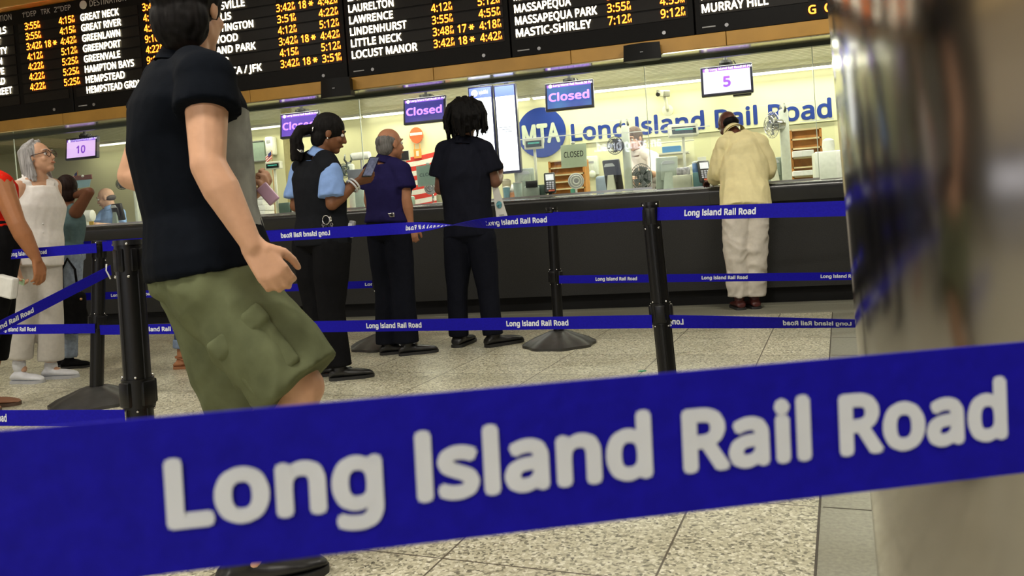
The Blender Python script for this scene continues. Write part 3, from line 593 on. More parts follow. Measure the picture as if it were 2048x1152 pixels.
# ------------------------------------------------------------------ printed belts
beltm = M('belt_blue', (0.009, 0.006, 0.36), 0.6, var=0.10, scale=120, bump=0.1, spec=0.12); inkw = M('belt_print', (0.74, 0.78, 0.84), 0.5, var=0.04)
def belt(label, A, B, w=0.055, roll=lambda u: 0.0, sag=0.0, texts=(), n=40, facing=1, thick=0.0012, group='blue printed belts between the posts', tname='printed_text'):
    """A, B: end points of the belt's middle line. texts: (u_start, u_end, cap_height, flipped, words)"""
    A, B = V(A), V(B); L = B - A; d0 = L.normalized(); side = V((d0.y, -d0.x, 0)).normalized()
    if side.dot(CAM - (A + B) / 2) < 0: side = -side
    def cen(u): return A + L * u - V((0, 0, sag * 4 * u * (1 - u)))
    def fr(u):
        a = roll(u); up = V((0, 0, 1)) - d0 * d0.z; up.normalize()
        return up * math.cos(a) + side * math.sin(a), side * math.cos(a) - up * math.sin(a)
    org = (A + B) / 2; mb = MB(org); rings = []
    for i in range(n + 1):
        u = i / n; c = cen(u); U, N = fr(u)
        rings.append([c + U * w / 2 + N * thick / 2, c - U * w / 2 + N * thick / 2, c - U * w / 2 - N * thick / 2, c + U * w / 2 - N * thick / 2])
    mb.loft(rings); me = mb.build('barrier_belt', beltm, None, False); me.location = org; tag(me, label, 'barrier belt', group)
    ltr = 1 if L.dot(R0) > 0 else -1
    for (u0, u1, ch, flip, words) in texts:
        tm = MB(org); ln = (u1 - u0) * L.length
        def mp(x, y, z, u0=u0, u1=u1, ch=ch, flip=flip):
            if not flip: u = u0 + x / L.length if ltr > 0 else u1 - x / L.length; yy = y - ch * 0.42
            else: u = u1 - x / L.length if ltr > 0 else u0 + x / L.length; yy = -(y - ch * 0.42)
            U, N = fr(u); s = 1 if N.dot(CAM - cen(u)) > 0 else -1
            return cen(u) + U * yy + N * s * (thick / 2 + 0.0004 + z)
        tm.text(words, (0, 0, 0), UX, UZ, ch, width=ln, bold=0.034, mapf=mp); tm.build(tname, inkw, me, fix=False)
    return me
LI = 'Long Island Rail Road'
# foreground belt, running out of the frame on both sides
wf = 0.055
def fg(x, yt, yb): d = wf * FPX / (yb - yt) * 0.995; return at(x, (yt + yb) / 2, d)
Lf, Rf = fg(0, 862, 1186), fg(2048, 684, 945)
dirf = Rf - Lf; A0, B0 = Lf - dirf * 0.42, Rf + dirf * 0.35; tot = 1.77
def ux_(x):           # fraction along the belt seen at picture column x
    best = min(range(0, 4001), key=lambda k: abs(((lambda p: PCX + FPX * p.dot(RT) / p.dot(FWD))(A0 + (B0 - A0) * (k / 4000) - CAM)) - x)); return best / 4000
belt('wide blurred blue belt with large white lettering nearest the viewer', A0, B0, wf, texts=[(ux_(332), ux_(2008), wf * 0.455, False, LI)], n=60, group=None)
belt('blue belt at waist height in front of the grey-haired woman', at(193, 496, D3 - 0.06), at(-70, 516, D3 - 0.1), texts=[(0.38, 0.67, 0.024, False, LI)])
belt('slack blue belt slanting down across the white trousers', at(222, 540, D3 - 0.14), at(-90, 700, D3 - 1.0), w=0.062, texts=[(0.55, 0.90, 0.027, False, LI)], roll=lambda u: 0.25)
belt('blue belt at shin height in front of the white trousers', at(190, 657, D3 - 0.05), at(-80, 660, D3 - 0.1), texts=[(0.44, 0.72, 0.024, False, LI)])
def uscr(A, B, x):
    A, B = V(A), V(B); return min((k / 2000 for k in range(2001)), key=lambda u: abs(((lambda p: PCX + FPX * p.dot(RT) / p.dot(FWD))(A + (B - A) * u - CAM)) - x))
A, B = at(200, 660, D3 - 0.04), at(1304, 643, D1 - 0.02)
belt('long low blue belt passing in front of the waiting people', A, B, w=0.056, texts=[(uscr(A, B, a), uscr(A, B, b_), 0.025, False, LI) for a, b_ in ((262, 372), (733, 843), (1013, 1137))])
A, B = at(205, 493, D3 - 0.04), at(1296, 427, D1 - 0.02)
ut = uscr(A, B, 905); ua, ub = uscr(A, B, 760), uscr(A, B, 1060)
def tw(u):
    s = min(1, max(0, (u - ua) / (ub - ua))); s = s * s * (3 - 2 * s); return PI * (1 - s) if True else 0
belt('long upper blue belt twisting over behind the waist of the waiting people', A, B, w=0.056, roll=tw, n=160, texts=[(uscr(A, B, 562), uscr(A, B, 660), 0.025, True, LI), (uscr(A, B, 812), uscr(A, B, 905), 0.025, True, LI), (uscr(A, B, 972), uscr(A, B, 1094), 0.025, False, LI)], sag=0.0)
pr = lambda x, yt, dd: at(x, yt, dd)
A, B = at(1308, 428, D1 - 0.02), at(1760, 415, D1 - 0.62)
belt('upper blue belt from the near post to the steel column', A, B, texts=[(uscr(A, B, 1369), uscr(A, B, 1512), 0.026, False, LI)], roll=lambda u: -0.15)
A, B = at(1330, 643, D1 - 0.02), at(1790, 648, D1 - 0.35)
belt('lower blue belt from the near post to the steel column, half turned over', A, B, w=0.058, roll=lambda u: PI + 0.15 + u * 0.85, texts=[(uscr(A, B, 1225), uscr(A, B, 1368), 0.026, True, LI), (uscr(A, B, 1566), uscr(A, B, 1703), 0.026, True, LI)][1:] + [(uscr(A, B, 1336), uscr(A, B, 1367), 0.026, True, 'Long')])
A, B = at(1118, 559, D2 - 0.05), at(1800, 551, D2 + 0.1)
belt('low blue belt in front of the yellow-shirted man legs, close to the counter', A, B, texts=[(uscr(A, B, 1191), uscr(A, B, 1274), 0.024, False, LI), (uscr(A, B, 1403), uscr(A, B, 1495), 0.024, False, LI), (uscr(A, B, 1641), uscr(A, B, 1738), 0.024, False, LI)])
A, B = at(1106, 432, D2 - 0.05), at(1800, 420, D2 + 0.1)
belt('upper far blue belt in front of the counter, mostly behind a nearer belt', A, B)
A, B = at(752, 568, D5), at(60, 598, D5 + 0.1)
belt('low far blue belt behind the legs of the vest-wearing woman', A, B, texts=[(uscr(A, B, 812), uscr(A, B, 730), 0.023, False, LI)][:0] + [(uscr(A, B, 747), uscr(A, B, 730), 0.023, False, 'Lon'), (uscr(A, B, 305), uscr(A, B, 222), 0.023, False, LI)])
A, B = at(752, 455, D5), at(60, 497, D5 + 0.1)
belt('upper far blue belt behind the waist of the vest-wearing woman', A, B, texts=[(uscr(A, B, 330), uscr(A, B, 262), 0.022, False, LI)])
A, B = at(250, 836, D4 - 0.04), at(-90, 836, D4 + 0.1)
belt('low blue belt from the thick post below the red-topped person foot', A, B, w=0.050, texts=[(uscr(A, B, 14), uscr(A, B, -85), 0.024, False, LI)])
MB(V(at(213, 540, D3 - 0.16))).tube([at(212, 528, D3 - 0.16), at(213, 541, D3 - 0.16), at(218, 548, D3 - 0.16), at(220, 557, D3 - 0.16)], 0.004, 8)
zt = MB(at(213, 540, D3 - 0.18)); zt.tube([at(213, 528, D3 - 0.18), at(212, 541, D3 - 0.18), at(216, 548, D3 - 0.18), at(221, 558, D3 - 0.18)], 0.004, 8)
o = zt.build('zip_tie', M('white_plastic', (0.75, 0.75, 0.7), 0.4), None, True); o.location = at(213, 540, D3 - 0.18); tag(o, 'loose white zip tie where the slanting belt meets the slimmer post', 'zip tie')
pq = onZ(1284, 743); o = MB().prism([(-0.022, 0), (0.0, -0.008), (0.024, 0.004), (0.004, 0.011)], (0, 0, 0.003), UX, (0, 1, 0), 0.004).build('paper_scrap', M('green_scrap', (0.03, 0.42, 0.22), 0.5), None); o.location = pq; tag(o, 'tiny green scrap lying on the floor tiles near the post', 'scrap')
# ------------------------------------------------------------------ people
def skinm(name, c): return M('skin_' + name, c, 0.5, var=0.07, scale=25, spec=0.35)
def cloth(name, c, var=0.10, scale=40, rough=0.85): return M('cloth_' + name, c, rough, var=var, scale=scale, bump=0.12, spec=0.05)
def lerp(a, b, t): return V(a) * (1 - t) + V(b) * t
def norm(v): return V(v).normalized()
FH = V((FWD.x, FWD.y, 0)).normalized()       # straight away from the viewer, level
RH = V((FH.y, -FH.x, 0))                      # level, to the viewer's right
def head_dir(right, away, up=0.0): return (RH * right + FH * away + V((0, 0, up))).normalized()

class Fig:
    def __init__(s, label, base, J, fwd, hf, sc=1.0, skin='tan', col=(0.5, 0.3, 0.2), hu=(0, 0, 1), fat=1.0, group=None, kneebias=0.0):
        s.root = thing('person', label, 'person', base, group); s.org = V(base); s.J = {k: V(v) for k, v in J.items()}; s.s = sc; s.fat = fat
        s.fwd = norm(fwd); s.hf = norm(hf); s.hu = V(hu); s.hu = norm(s.hu - s.hf * s.hu.dot(s.hf)); s.hr = s.hf.cross(s.hu)
        s.skin = skinm(skin, col); s.hands = {}
    def mb(s): return MB(s.org)
    def part(s, mb, name, mat, voxel=None, smooth=2, wr=None, parent=None, ang=True):
        if voxel: me = solid(mb, voxel, smooth, wr)
        else:
            me = mb.mesh(name); bm = bmesh.new(); bm.from_mesh(me); bmesh.ops.recalc_face_normals(bm, faces=bm.faces); bm.to_mesh(me); bm.free(); shade(me, ang)
        return link(me, name, mat, parent or s.root)
    # ---- spine rings: (centre, half width, half depth)
    def spine(s, k=1.0, grow=0.0, low=-0.06, tops=True):
        J = s.J; f = s.fat; c = s.s
        pel, ch = J['pelvis'], J['chest']; sh = (J['shL'] + J['shR']) / 2; nk = J['neck']
        lh = norm(J['hipR'] - J['hipL']); ls = norm(J['shR'] - J['shL'])
        up0 = norm(ch - pel); up1 = norm(nk - ch); wst = lerp(pel, ch, 0.42)
        hw = (J['hipR'] - J['hipL']).length * 0.5; sw = (J['shR'] - J['shL']).length * 0.5
        def R(c0, lat, up, a, b): 
            lat = norm(lat - up * lat.dot(up)); fr = up.cross(lat)
            return [c0 + lat * (math.cos(q) * abs(math.cos(q)) ** -0.15 * a if abs(math.cos(q)) > 1e-6 else 0) + fr * (math.sin(q) * b) for q in [2 * PI * i / 24 for i in range(24)]]
        g = grow
        L = [(pel + up0 * low * c, lh, up0, (hw + 0.075) * f + g, 0.115 * c * f + g), (pel + up0 * max(0.03, low + 0.01) * c, lh, up0, (hw + 0.072) * f + g, 0.12 * c * f + g),
             (wst, lerp(lh, ls, 0.5), up0, 0.142 * c * f + g, 0.108 * c * f + g), (ch, ls, up0, 0.160 * c * f + g, 0.122 * c * f + g),
             (lerp(ch, sh, 0.55), ls, up1, sw * 0.92 + g, 0.112 * c * (f * 0.6 + 0.4) + g), (lerp(ch, sh, 0.95), ls, up1, sw * 0.80 + g, 0.085 * c + g), (lerp(sh, nk, 0.6), ls, up1, 0.088 * c + g, 0.066 * c + g)]
        return [R(*q) for q in L]
    def body(s, voxel=0.007, legs=True):
        J = s.J; c = s.s; mb = s.mb(); f = s.fat
        mb.loft(s.spine())
        hc = J['head']; ch = s.hu
        mb.chain([J['neck'] - norm(J['neck'] - J['chest']) * 0.03, hc - ch * 0.055 * c - s.hf * 0.02 * c], [0.060 * c, 0.054 * c])
        for q in 'LR':
            sh, el, wr = J['sh' + q], J['el' + q], J['wr' + q]
            mb.chain([lerp(J['neck'], sh, 0.35), sh], [0.052 * c, 0.050 * c])
            mb.chain([sh, lerp(sh, el, 0.35), el], [0.058 * c * f, 0.050 * c * f, 0.040 * c * f]); mb.chain([el, lerp(el, wr, 0.3), lerp(el, wr, 0.75), wr], [0.041 * c * f, 0.043 * c * f, 0.031 * c * f, 0.026 * c])
            if legs:
                hp, kn, an = J['hip' + q], J['kn' + q], J['an' + q]
                mb.chain([hp, lerp(hp, kn, 0.4), kn], [0.085 * c * f, 0.075 * c * f, 0.054 * c * f]); mb.chain([kn, lerp(kn, an, 0.35), lerp(kn, an, 0.8), an], [0.052 * c * f, 0.055 * c * f, 0.038 * c, 0.035 * c])
                td = J.get('toe' + q, an + s.fwd * 0.18); mb.chain([an - V((0, 0, 0.02)), lerp(an, td, 0.22) - V((0, 0, 0.02))], [0.032 * c, 0.024 * c])
            if q in s.hands: s.hand(mb, wr, *s.hands[q], side=1 if q == 'R' else -1)
            else: s.hand(mb, wr, norm(wr - el), norm(s.J['pelvis'] - wr), 0.35, side=1 if q == 'R' else -1)
        s.headshape(mb)
        o = s.part(mb, 'body', s.skin, voxel, 3); s.bodyo = o; s.face(); return o
    def H(s, r, f, u): return s.J['head'] + (s.hr * r + s.hf * f + s.hu * u) * s.s
    def HM(s): return Matrix((s.hr, s.hf, s.hu)).transposed()
    def headshape(s, mb):
        R = s.HM(); c = s.s; e = lambda p, r: mb.ell(s.H(*p), [x * c for x in r], R, 18, 12)
        e((0, -0.012, 0.028), (0.074, 0.094, 0.090)); e((0, 0.022, -0.035), (0.060, 0.072, 0.080)); e((0, 0.058, -0.092), (0.030, 0.028, 0.026)); e((0, -0.005, -0.055), (0.062, 0.062, 0.05))
        e((0, 0.074, 0.030), (0.052, 0.018, 0.014))
        for q in (-1, 1): e((q * 0.076, -0.012, -0.008), (0.008, 0.020, 0.032)); e((q * 0.036, 0.060, -0.030), (0.024, 0.022, 0.022))
        mb.chain([s.H(0, 0.086, 0.018), s.H(0, 0.102, -0.014), s.H(0, 0.106, -0.028)], [0.008 * c, 0.011 * c, 0.013 * c]); e((0, 0.086, -0.060), (0.024, 0.010, 0.012))
    def face(s):
        c = s.s; b = s.bodyo
        for q in (-1, 1):
            ey = s.part(s.mb().ell(s.H(q * 0.032, 0.0775, 0.006), 0.0115 * c, None, 12, 8), 'eye', M('eye_white', (0.75, 0.73, 0.70), 0.3), parent=b)
            mb = s.mb(); mb.tube([s.H(q * 0.014, 0.092, 0.030), s.H(q * 0.032, 0.092, 0.036), s.H(q * 0.052, 0.080, 0.031)], [0.003 * c, 0.004 * c, 0.002 * c], 8); s.part(mb, 'eyebrow', s.hairmat(), parent=b)
        mb = s.mb(); mb.ell(s.H(0.032, 0.0862, 0.006), 0.0048 * c, None, 10, 8); s.part(mb, 'iris', M('iris', (0.03, 0.018, 0.01), 0.2), parent=b)
        mb = s.mb(); mb.ell(s.H(-0.032, 0.0862, 0.006), 0.0048 * c, None, 10, 8); s.part(mb, 'iris', M('iris', (0.03, 0.018, 0.01), 0.2), parent=b)
        mb = s.mb(); mb.ell(s.H(0, 0.096, -0.060), (0.022 * c, 0.006 * c, 0.007 * c), s.HM()); s.part(mb, 'mouth', M('lip_' + s.skin.name, tuple(x * k for x, k in zip(s.skincol, (0.85, 0.55, 0.5))), 0.45), parent=b)
    hcol = ('hair_black', (0.008, 0.007, 0.007))
    skincol = (0.5, 0.3, 0.2)
    def hairmat(s):
        if s.hcol[0] in MATS: return MATS[s.hcol[0]]
        m = M(s.hcol[0], s.hcol[1], 0.6, var=0.45, scale=1.0, spec=0.10); nt = m.node_tree; nz = [n for n in nt.nodes if n.type == 'TEX_NOISE'][0]; tc = [n for n in nt.nodes if n.type == 'TEX_COORD'][0]
        mp = nt.nodes.new('ShaderNodeMapping'); mp.inputs['Scale'].default_value = (95, 95, 7); nt.links.new(tc.outputs['Object'], mp.inputs[0]); nt.links.new(mp.outputs[0], nz.inputs['Vector']); return m
    def hand(s, mb, wr, d, pn, curl=0.4, side=1):
        c = s.s; d = norm(d); pn = norm(V(pn) - d * V(pn).dot(d)); th = d.cross(pn) * side    # th points to the thumb side
        fl = ((0.030, 0.088, 0.070), (0.010, 0.092, 0.078), (-0.011, 0.088, 0.073), (-0.030, 0.080, 0.058))
        for off, kn, ln in fl:
            k = wr + (d * kn + th * off) * c; mb.chain([wr + th * off * 0.55 * c, k], [0.015 * c, 0.0115 * c])
            p = k; a = curl * 0.7; dd = d
            for seg, r in ((0.45, 0.0095), (0.30, 0.0085), (0.25, 0.0075)):
                dd = norm(d * math.cos(a) + pn * math.sin(a) + th * off * 1.5); q = p + dd * ln * seg * c; mb.rc(p, q, r * 1.05 * c, r * c, 10); p = q; a += curl * 1.05
        b0 = wr + (d * 0.025 + th * 0.022) * c; b1 = b0 + norm(d * 0.75 + th * 0.75 + pn * 0.35) * 0.042 * c; b2 = b1 + norm(d * 0.95 + th * 0.25 + pn * (0.3 + curl * 0.4)) * 0.034 * c; b3 = b2 + norm(d + pn * (0.3 + curl * 0.6)) * 0.026 * c
        mb.chain([b0, b1, b2, b3], [0.017 * c, 0.0125 * c, 0.011 * c, 0.009 * c])
    # ---- hair
    def cap_hair(s, r=(0.081, 0.100, 0.094), c0=(0, -0.020, 0.038), back=(0.068, 0.060, 0.075), bc=(0, -0.052, -0.035), extra=None, wr=(0.004, 55), voxel=0.007, name='hair'):
        mb = s.mb(); R = s.HM(); c = s.s
        mb.ell(s.H(*c0), [x * c for x in r], R, 20, 14)
        if back: mb.ell(s.H(*bc), [x * c for x in back], R, 16, 12)
        if extra: extra(mb)
        s.hair = s.part(mb, name, s.hairmat(), voxel, 1, wr); return s.hair
    # ---- clothes
    def top(s, name, mat, sleeve=0.55, sr=(0.075, 0.078), low=-0.06, grow=0.014, wr=(0.006, (9, 9, 6), 1.0), voxel=0.009, slope=0.0, drop=None, sm=2, flare=1.0, cut=0):
        mb = s.mb(); J = s.J; c = s.s; rings = s.spine(grow=grow, low=low)
        if cut: rings = rings[:-cut]
        for k, fl in ((0, flare), (1, 1 + (flare - 1) * 0.6)):
            m = sum(rings[k], V((0, 0, 0))) / 24; rings[k] = [m + (p - m) * fl for p in rings[k]]
        mb.loft(rings)
        if drop:   # extra hem ring below
            mb.loft([rings[0], [p + V(drop) for p in rings[0]]])
        for q in 'LR':
            sh, el, w_ = J['sh' + q], J['el' + q], J['wr' + q]
            mb.chain([lerp(J['neck'], sh, 0.45 if not cut else 0.55), lerp(sh, J['neck'], 0.0 if not cut else 0.10)], [(0.062 if not cut else 0.048) * c, (0.064 * c + grow * 0.3) if not cut else 0.054 * c])
            if sleeve <= 0: continue
            k = min(sleeve, 1.0); e = lerp(sh, el, k); mb.ell(sh, 0.062 * c * s.fat + grow * .3); mb.tube([sh, lerp(sh, e, .5), e], [0.066 * c * s.fat, sr[0] * c * s.fat, sr[1] * c * s.fat], 20)
            if sleeve > 1: mb.ell(el, sr[1] * c * s.fat); mb.tube([el, lerp(el, w_, (sleeve - 1) * .5), lerp(el, w_, sleeve - 1)], [sr[1] * c * s.fat, sr[1] * 0.9 * c * s.fat, sr[1] * 0.75 * c * s.fat], 20)
        return s.part(mb, name, mat, voxel, sm, wr)
    def collar(s, mat, name='collar', h=0.04, r=0.066, parent=None):
        J = s.J; n = J['neck']; u = norm(lerp(J['head'], n, 0.0) - n); mb = s.mb(); x, y, d = frame(u, s.fwd); rings = []
        for rr, z in ((r * 1.15, -0.02), (r, h * 0.5), (r * 1.0, h), (r * 1.10, h * 0.6), (r * 1.28, -0.015)):
            rings.append([n + d * z * s.s + (x * math.cos(a) + y * math.sin(a)) * rr * s.s for a in [2 * PI * i / 28 for i in range(28)]])
        mb.loft(rings, False); return s.part(mb, name, mat, None, parent=parent)
    def pants(s, name, mat, hem=1.0, r=(0.098, 0.086, 0.066, 0.062), grow=0.010, wr=(0.006, (8, 8, 5), 2.0), voxel=0.009, top=0.06):
        mb = s.mb(); J = s.J; c = s.s; f = s.fat; up0 = norm(J['chest'] - J['pelvis']); lh = norm(J['hipR'] - J['hipL']); hw = (J['hipR'] - J['hipL']).length * .5; fr = up0.cross(lh)
        def R(z, a, b): return [J['pelvis'] + up0 * z * c + lh * (math.cos(q) * a) + fr * (math.sin(q) * b) for q in [2 * PI * i / 24 for i in range(24)]]
        mb.loft([R(-0.10, (hw + 0.045) * f, 0.09 * c * f), R(-0.05, (hw + 0.078) * f + grow, 0.125 * c * f + grow), R(0.02, (hw + 0.075) * f + grow, 0.122 * c * f + grow), R(top, (hw + 0.062) * f + grow * .5, 0.110 * c * f + grow * .5)])
        for q in 'LR':
            hp, kn, an = J['hip' + q], J['kn' + q], J['an' + q]
            mb.ell(hp, r[0] * c * f)
            if hem >= 1: pts = [hp, lerp(hp, kn, .5), kn, lerp(kn, an, .5), lerp(kn, an, hem - 1 if hem > 1 else 1)]; rr = [r[0], r[1], r[2], r[3], r[3]]
            else: pts = [hp, lerp(hp, kn, hem * .5), lerp(hp, kn, hem)]; rr = [r[0], r[1], r[2]]
            mb.tube(pts, [x * c * f for x in rr], 24, hint=s.fwd)
        return s.part(mb, name, mat, voxel, 2, wr)
    def belt(s, mat, z=0.055, buckle=False):
        J = s.J; c = s.s; f = s.fat; up0 = norm(J['chest'] - J['pelvis']); lh = norm(J['hipR'] - J['hipL']); hw = (J['hipR'] - J['hipL']).length * .5; fr = up0.cross(lh); mb = s.mb(); rings = []
        for k, zz in ((1.0, -0.016), (1.07, -0.016), (1.07, 0.018), (1.0, 0.018)):
            rings.append([J['pelvis'] + up0 * (z + zz) * c + (lh * (math.cos(q) * (hw + 0.066) * f) + fr * (math.sin(q) * 0.116 * c * f)) * k for q in [2 * PI * i / 32 for i in range(32)]])
        mb.loft(rings, False); return s.part(mb, 'belt', mat, None, ang=40)
    def shoe(s, q, upper, sole, ln=0.27, wd=0.048, h=0.085, collar=0.05, name='shoe', heel=0.012, d=None, lift=0.0, flat=True):
        J = s.J; an = J['an' + q]; d = norm(d if d is not None else (J['toe' + q] - an)); d = norm(V((d.x, d.y, 0 if flat else d.z))); u = V((0, 0, 1)); u = norm(u - d * u.dot(d)); x = d.cross(u); c = s.s
        g = V((an.x, an.y, lift)) if flat else an - u * 0.085 * c
        b = g - d * 0.065 * c; L = ln * c; mb = s.mb(); rings = []
        for t, w_, hh in ((0.0, 0.55, 0.55), (0.03, 0.80, 0.75), (0.12, 0.92, 1.0), (0.30, 0.86, 1.0), (0.45, 0.90, 0.80), (0.62, 1.0, 0.74), (0.80, 0.95, 0.64), (0.93, 0.70, 0.54), (1.0, 0.35, 0.36)):
            cc = b + d * (t * L); rg = []
            for k in range(16):
                a = 2 * PI * k / 16; yy = math.sin(a); rg.append(cc + x * (math.cos(a) * wd * w_ * c) + u * ((0.016 + (h * hh - 0.016) * (0.5 + 0.5 * yy)) * c))
            rings.append(rg)
        mb.loft(rings); mb.chain([an - u * 0.02 * c, an + u * 0.005 * c], [0.043 * c, collar * 0.9 * c])
        o = s.part(mb, name, upper, 0.006, 3)
        mb = s.mb(); rings = []
        for z in (0.0, 0.010, 0.020):
            rings.append([b + d * (t * L) + x * (w_ * wd * 1.06 * c) + u * z * c for t, w_ in [(0.0, 0.35), (-0.01, 0), (0.0, -0.35), (0.04, -0.8), (0.15, -0.92), (0.4, -0.84), (0.65, -1.0), (0.82, -0.95), (0.94, -0.7), (1.0, -0.35), (1.015, 0), (1.0, 0.35), (0.94, 0.7), (0.82, 0.95), (0.65, 1.0), (0.4, 0.84), (0.15, 0.92), (0.04, 0.8)]])
        mb.loft(rings); s.part(mb, 'sole', sole, None, parent=o, ang=40); return o
# ------------------------------------------------------------------ the people in the picture
def sole(n, c): return M('sole_' + n, c, 0.6)
blk = cloth('black', (0.008, 0.008, 0.009)); navyt = cloth('dark_trousers', (0.008, 0.009, 0.014))
# 1 walking man in black T-shirt and olive shorts
d = 2.24; base = onZ(470, 1150); base.z = 0
J = dict(pelvis=at(418, 532, d), chest=at(376, 285, d), neck=at(372, 118, d), head=at(382, 20, d),
         shL=at(335, 165, d + .20), shR=at(412, 160, d - .20), elL=at(264, 352, d + .22), wrL=at(466, 402, d + .10), elR=at(416, 330, d - .27), wrR=at(505, 492, d - .27),
         hipL=at(408, 556, d + .10), hipR=at(430, 562, d - .10), knL=at(502, 812, d + .14), anL=at(392, 985, d + .20), knR=at(606, 775, d - .13), anR=at(478, 1106, d - .11),
         toeL=at(440, 1040, d + .22), toeR=at(600, 1140, d - .11))
fw = head_dir(0.93, 0.36)
walker = Fig('person walking past in a black T-shirt and olive cargo shorts', base, J, fw, head_dir(0.20, 0.97, -0.02), 1.0, 'fair', (0.62, 0.35, 0.22), fat=1.06)
walker.skincol = (0.62, 0.35, 0.22)
hd = norm(J['wrR'] - J['elR']); walker.hands['R'] = (hd * 0.75 + RH * 0.35 - V((0, 0, .35)), -RH * 0.3 + FH * 0.9, 0.75); walker.hands['L'] = (RH * 0.95 + V((0, 0, .25)), V((0, 0, 1)) - FH * .3, 0.9)
walker.body(0.006)
walker.cap_hair(r=(0.088, 0.108, 0.104), c0=(0, -0.020, 0.036), back=(0.080, 0.062, 0.090), bc=(0, -0.056, -0.040), wr=(0.005, (34, 34, 16)), voxel=0.006)
walker.shirt = walker.top('tshirt', cloth('tshirt_black', (0.004, 0.0055, 0.009)), sleeve=0.38, sr=(0.072, 0.077), low=-0.02, grow=0.028, wr=(0.006, (7, 7, 3), 3.0), voxel=0.008, sm=4, flare=1.10)
walker.collar(cloth('tshirt_black', (0.01,) * 3), h=0.02, r=0.064)
walker.pants('cargo_shorts', cloth('olive', (0.125, 0.140, 0.075), var=0.16, scale=14), hem=0.96, r=(0.118, 0.118, 0.112), grow=0.022, wr=(0.013, (9, 9, 6), 5.0), top=0.03)
# pale printed front of the T-shirt
def front_print(fig):
    rings = fig.spine(grow=0.032)[1:5]; mb = fig.mb(); J = fig.J; vs = []; fs = []; n = 9
    rows = []
    for i in range(len(rings) - 1):
        for t in (0, .25, .5, .75): rows.append([rings[i][k] * (1 - t) + rings[i + 1][k] * t for k in range(24)])
    for r in rows: vs += [r[k] + norm(r[k] - sum(r, V((0, 0, 0))) / 24) * 0.004 for k in range(1, 10)]
    for i in range(len(rows) - 1):
        for k in range(n - 1): fs.append((i * n + k, i * n + k + 1, (i + 1) * n + k + 1, (i + 1) * n + k))
    mb.add(vs, fs); o = fig.part(mb, 'shirt_print', cloth('print_grey', (0.30, 0.31, 0.29), var=0.3, scale=12), None, parent=fig.shirt)
front_print(walker)
# cargo pocket on the near thigh
kn, hp = J['knR'], J['hipR']; ax = norm(kn - hp); out = norm(-FH - ax * (-FH).dot(ax)); sd = ax.cross(out); c0 = lerp(hp, kn, 0.66) + out * 0.097
mbp = walker.mb(); mbp.box(c0, (0.15, 0.022, 0.16), Matrix((sd, out, -ax)).transposed(), 0.010); mbp.box(c0 - ax * 0.075 + out * 0.012, (0.17, 0.022, 0.055), Matrix((sd, out, -ax)).transposed(), 0.008)
walker.part(mbp, 'cargo_pocket', cloth('olive', (0.1,) * 3), 0.006, 4, (0.004, 14, 2.0), parent=[c for c in walker.root.children if c.name.startswith('cargo')][0])
for q, lift in (('R', 0.0), ('L', 0.06)): walker.shoe(q, M('shoe_black', (0.010, 0.010, 0.011), 0.4), sole('black', (0.02, 0.02, 0.02)), 0.29, lift=lift, d=fw)
ph = at(536, 388, d + .03); o = MB(ph).box(ph, (0.036, 0.010, 0.060), Matrix((RH * 0.8 + V((0, 0, .6)), FH, (V((0, 0, .8)) - RH * .6))).transposed(), 0.004).build('phone', M('phone_pink', (0.62, 0.40, 0.58), 0.3), None); o.location = ph; tag(o, 'pink phone held in front of the walking man', 'phone')

def stand(label, foot, d, px, **k):
    """px: joint -> (x, y, extra depth)"""
    J = {n: at(v[0], v[1], d + (v[2] if len(v) > 2 else 0)) for n, v in px.items()}
    b = onZ(*foot); return Fig(label, b, J, k.pop('fwd'), k.pop('hf'), **k), J

# 2 grey-haired woman in white
w2, J = stand('person with shoulder-length grey hair and glasses in white sleeveless shirt and trousers', (75, 752), 5.60,
    dict(pelvis=(72, 492), chest=(76, 412), neck=(72, 358), head=(78, 316), shL=(106, 372, .10), shR=(40, 375, -.12), elL=(112, 442, .16), elR=(20, 458, -.16), wrL=(108, 505, .12), wrR=(32, 535, -.20),
         hipL=(92, 505, .05), hipR=(56, 508, -.05), knL=(102, 612, .03), knR=(50, 614, -.05), anL=(102, 732, .04), anR=(38, 728, -.05), toeL=(160, 748, 0), toeR=(78, 748, -.05)),
    fwd=head_dir(0.72, -0.69), hf=head_dir(0.97, -0.10, 0.22), sc=0.97, skin='light', col=(0.56, 0.32, 0.20))
w2.skincol = (0.56, 0.32, 0.2); w2.hcol = ('hair_grey', (0.34, 0.33, 0.33)); w2.hands['R'] = (V((0.2, 0, -1)), RH, 0.8); w2.body(0.006)
def bob(mb):
    R = w2.HM(); c = w2.s
    for a in range(-12, 13):
        t = a / 12 * 1.5; r = 0.078; p0 = w2.H(math.sin(t) * r, -math.cos(t) * r * 1.1 - 0.012, 0.055); p1 = w2.H(math.sin(t) * r * 1.10, -math.cos(t) * r * 1.22 - 0.012, -0.05); p2 = w2.H(math.sin(t) * r * 1.02, -math.cos(t) * r * 1.3 - 0.004, -0.150 + 0.02 * math.cos(a * 2.1))
        mb.chain([p0, p1, p2], [0.018, 0.018, 0.012])
    for k in range(70):
        t = random.uniform(-1.55, 1.55); r = random.uniform(0.088, 0.098); e = random.uniform(-0.175, -0.125); mb.chain([w2.H(math.sin(t) * 0.03, 0.02 - math.cos(t) * 0.05, 0.128), w2.H(math.sin(t) * r * .95, -math.cos(t) * r * 1.1 - .012, 0.07), w2.H(math.sin(t) * r * 1.06, -math.cos(t) * r * 1.2 - .012, -0.05), w2.H(math.sin(t) * r * 1.1, -math.cos(t) * r * 1.3 - .004, e)], [0.008, 0.008, 0.008, 0.005])
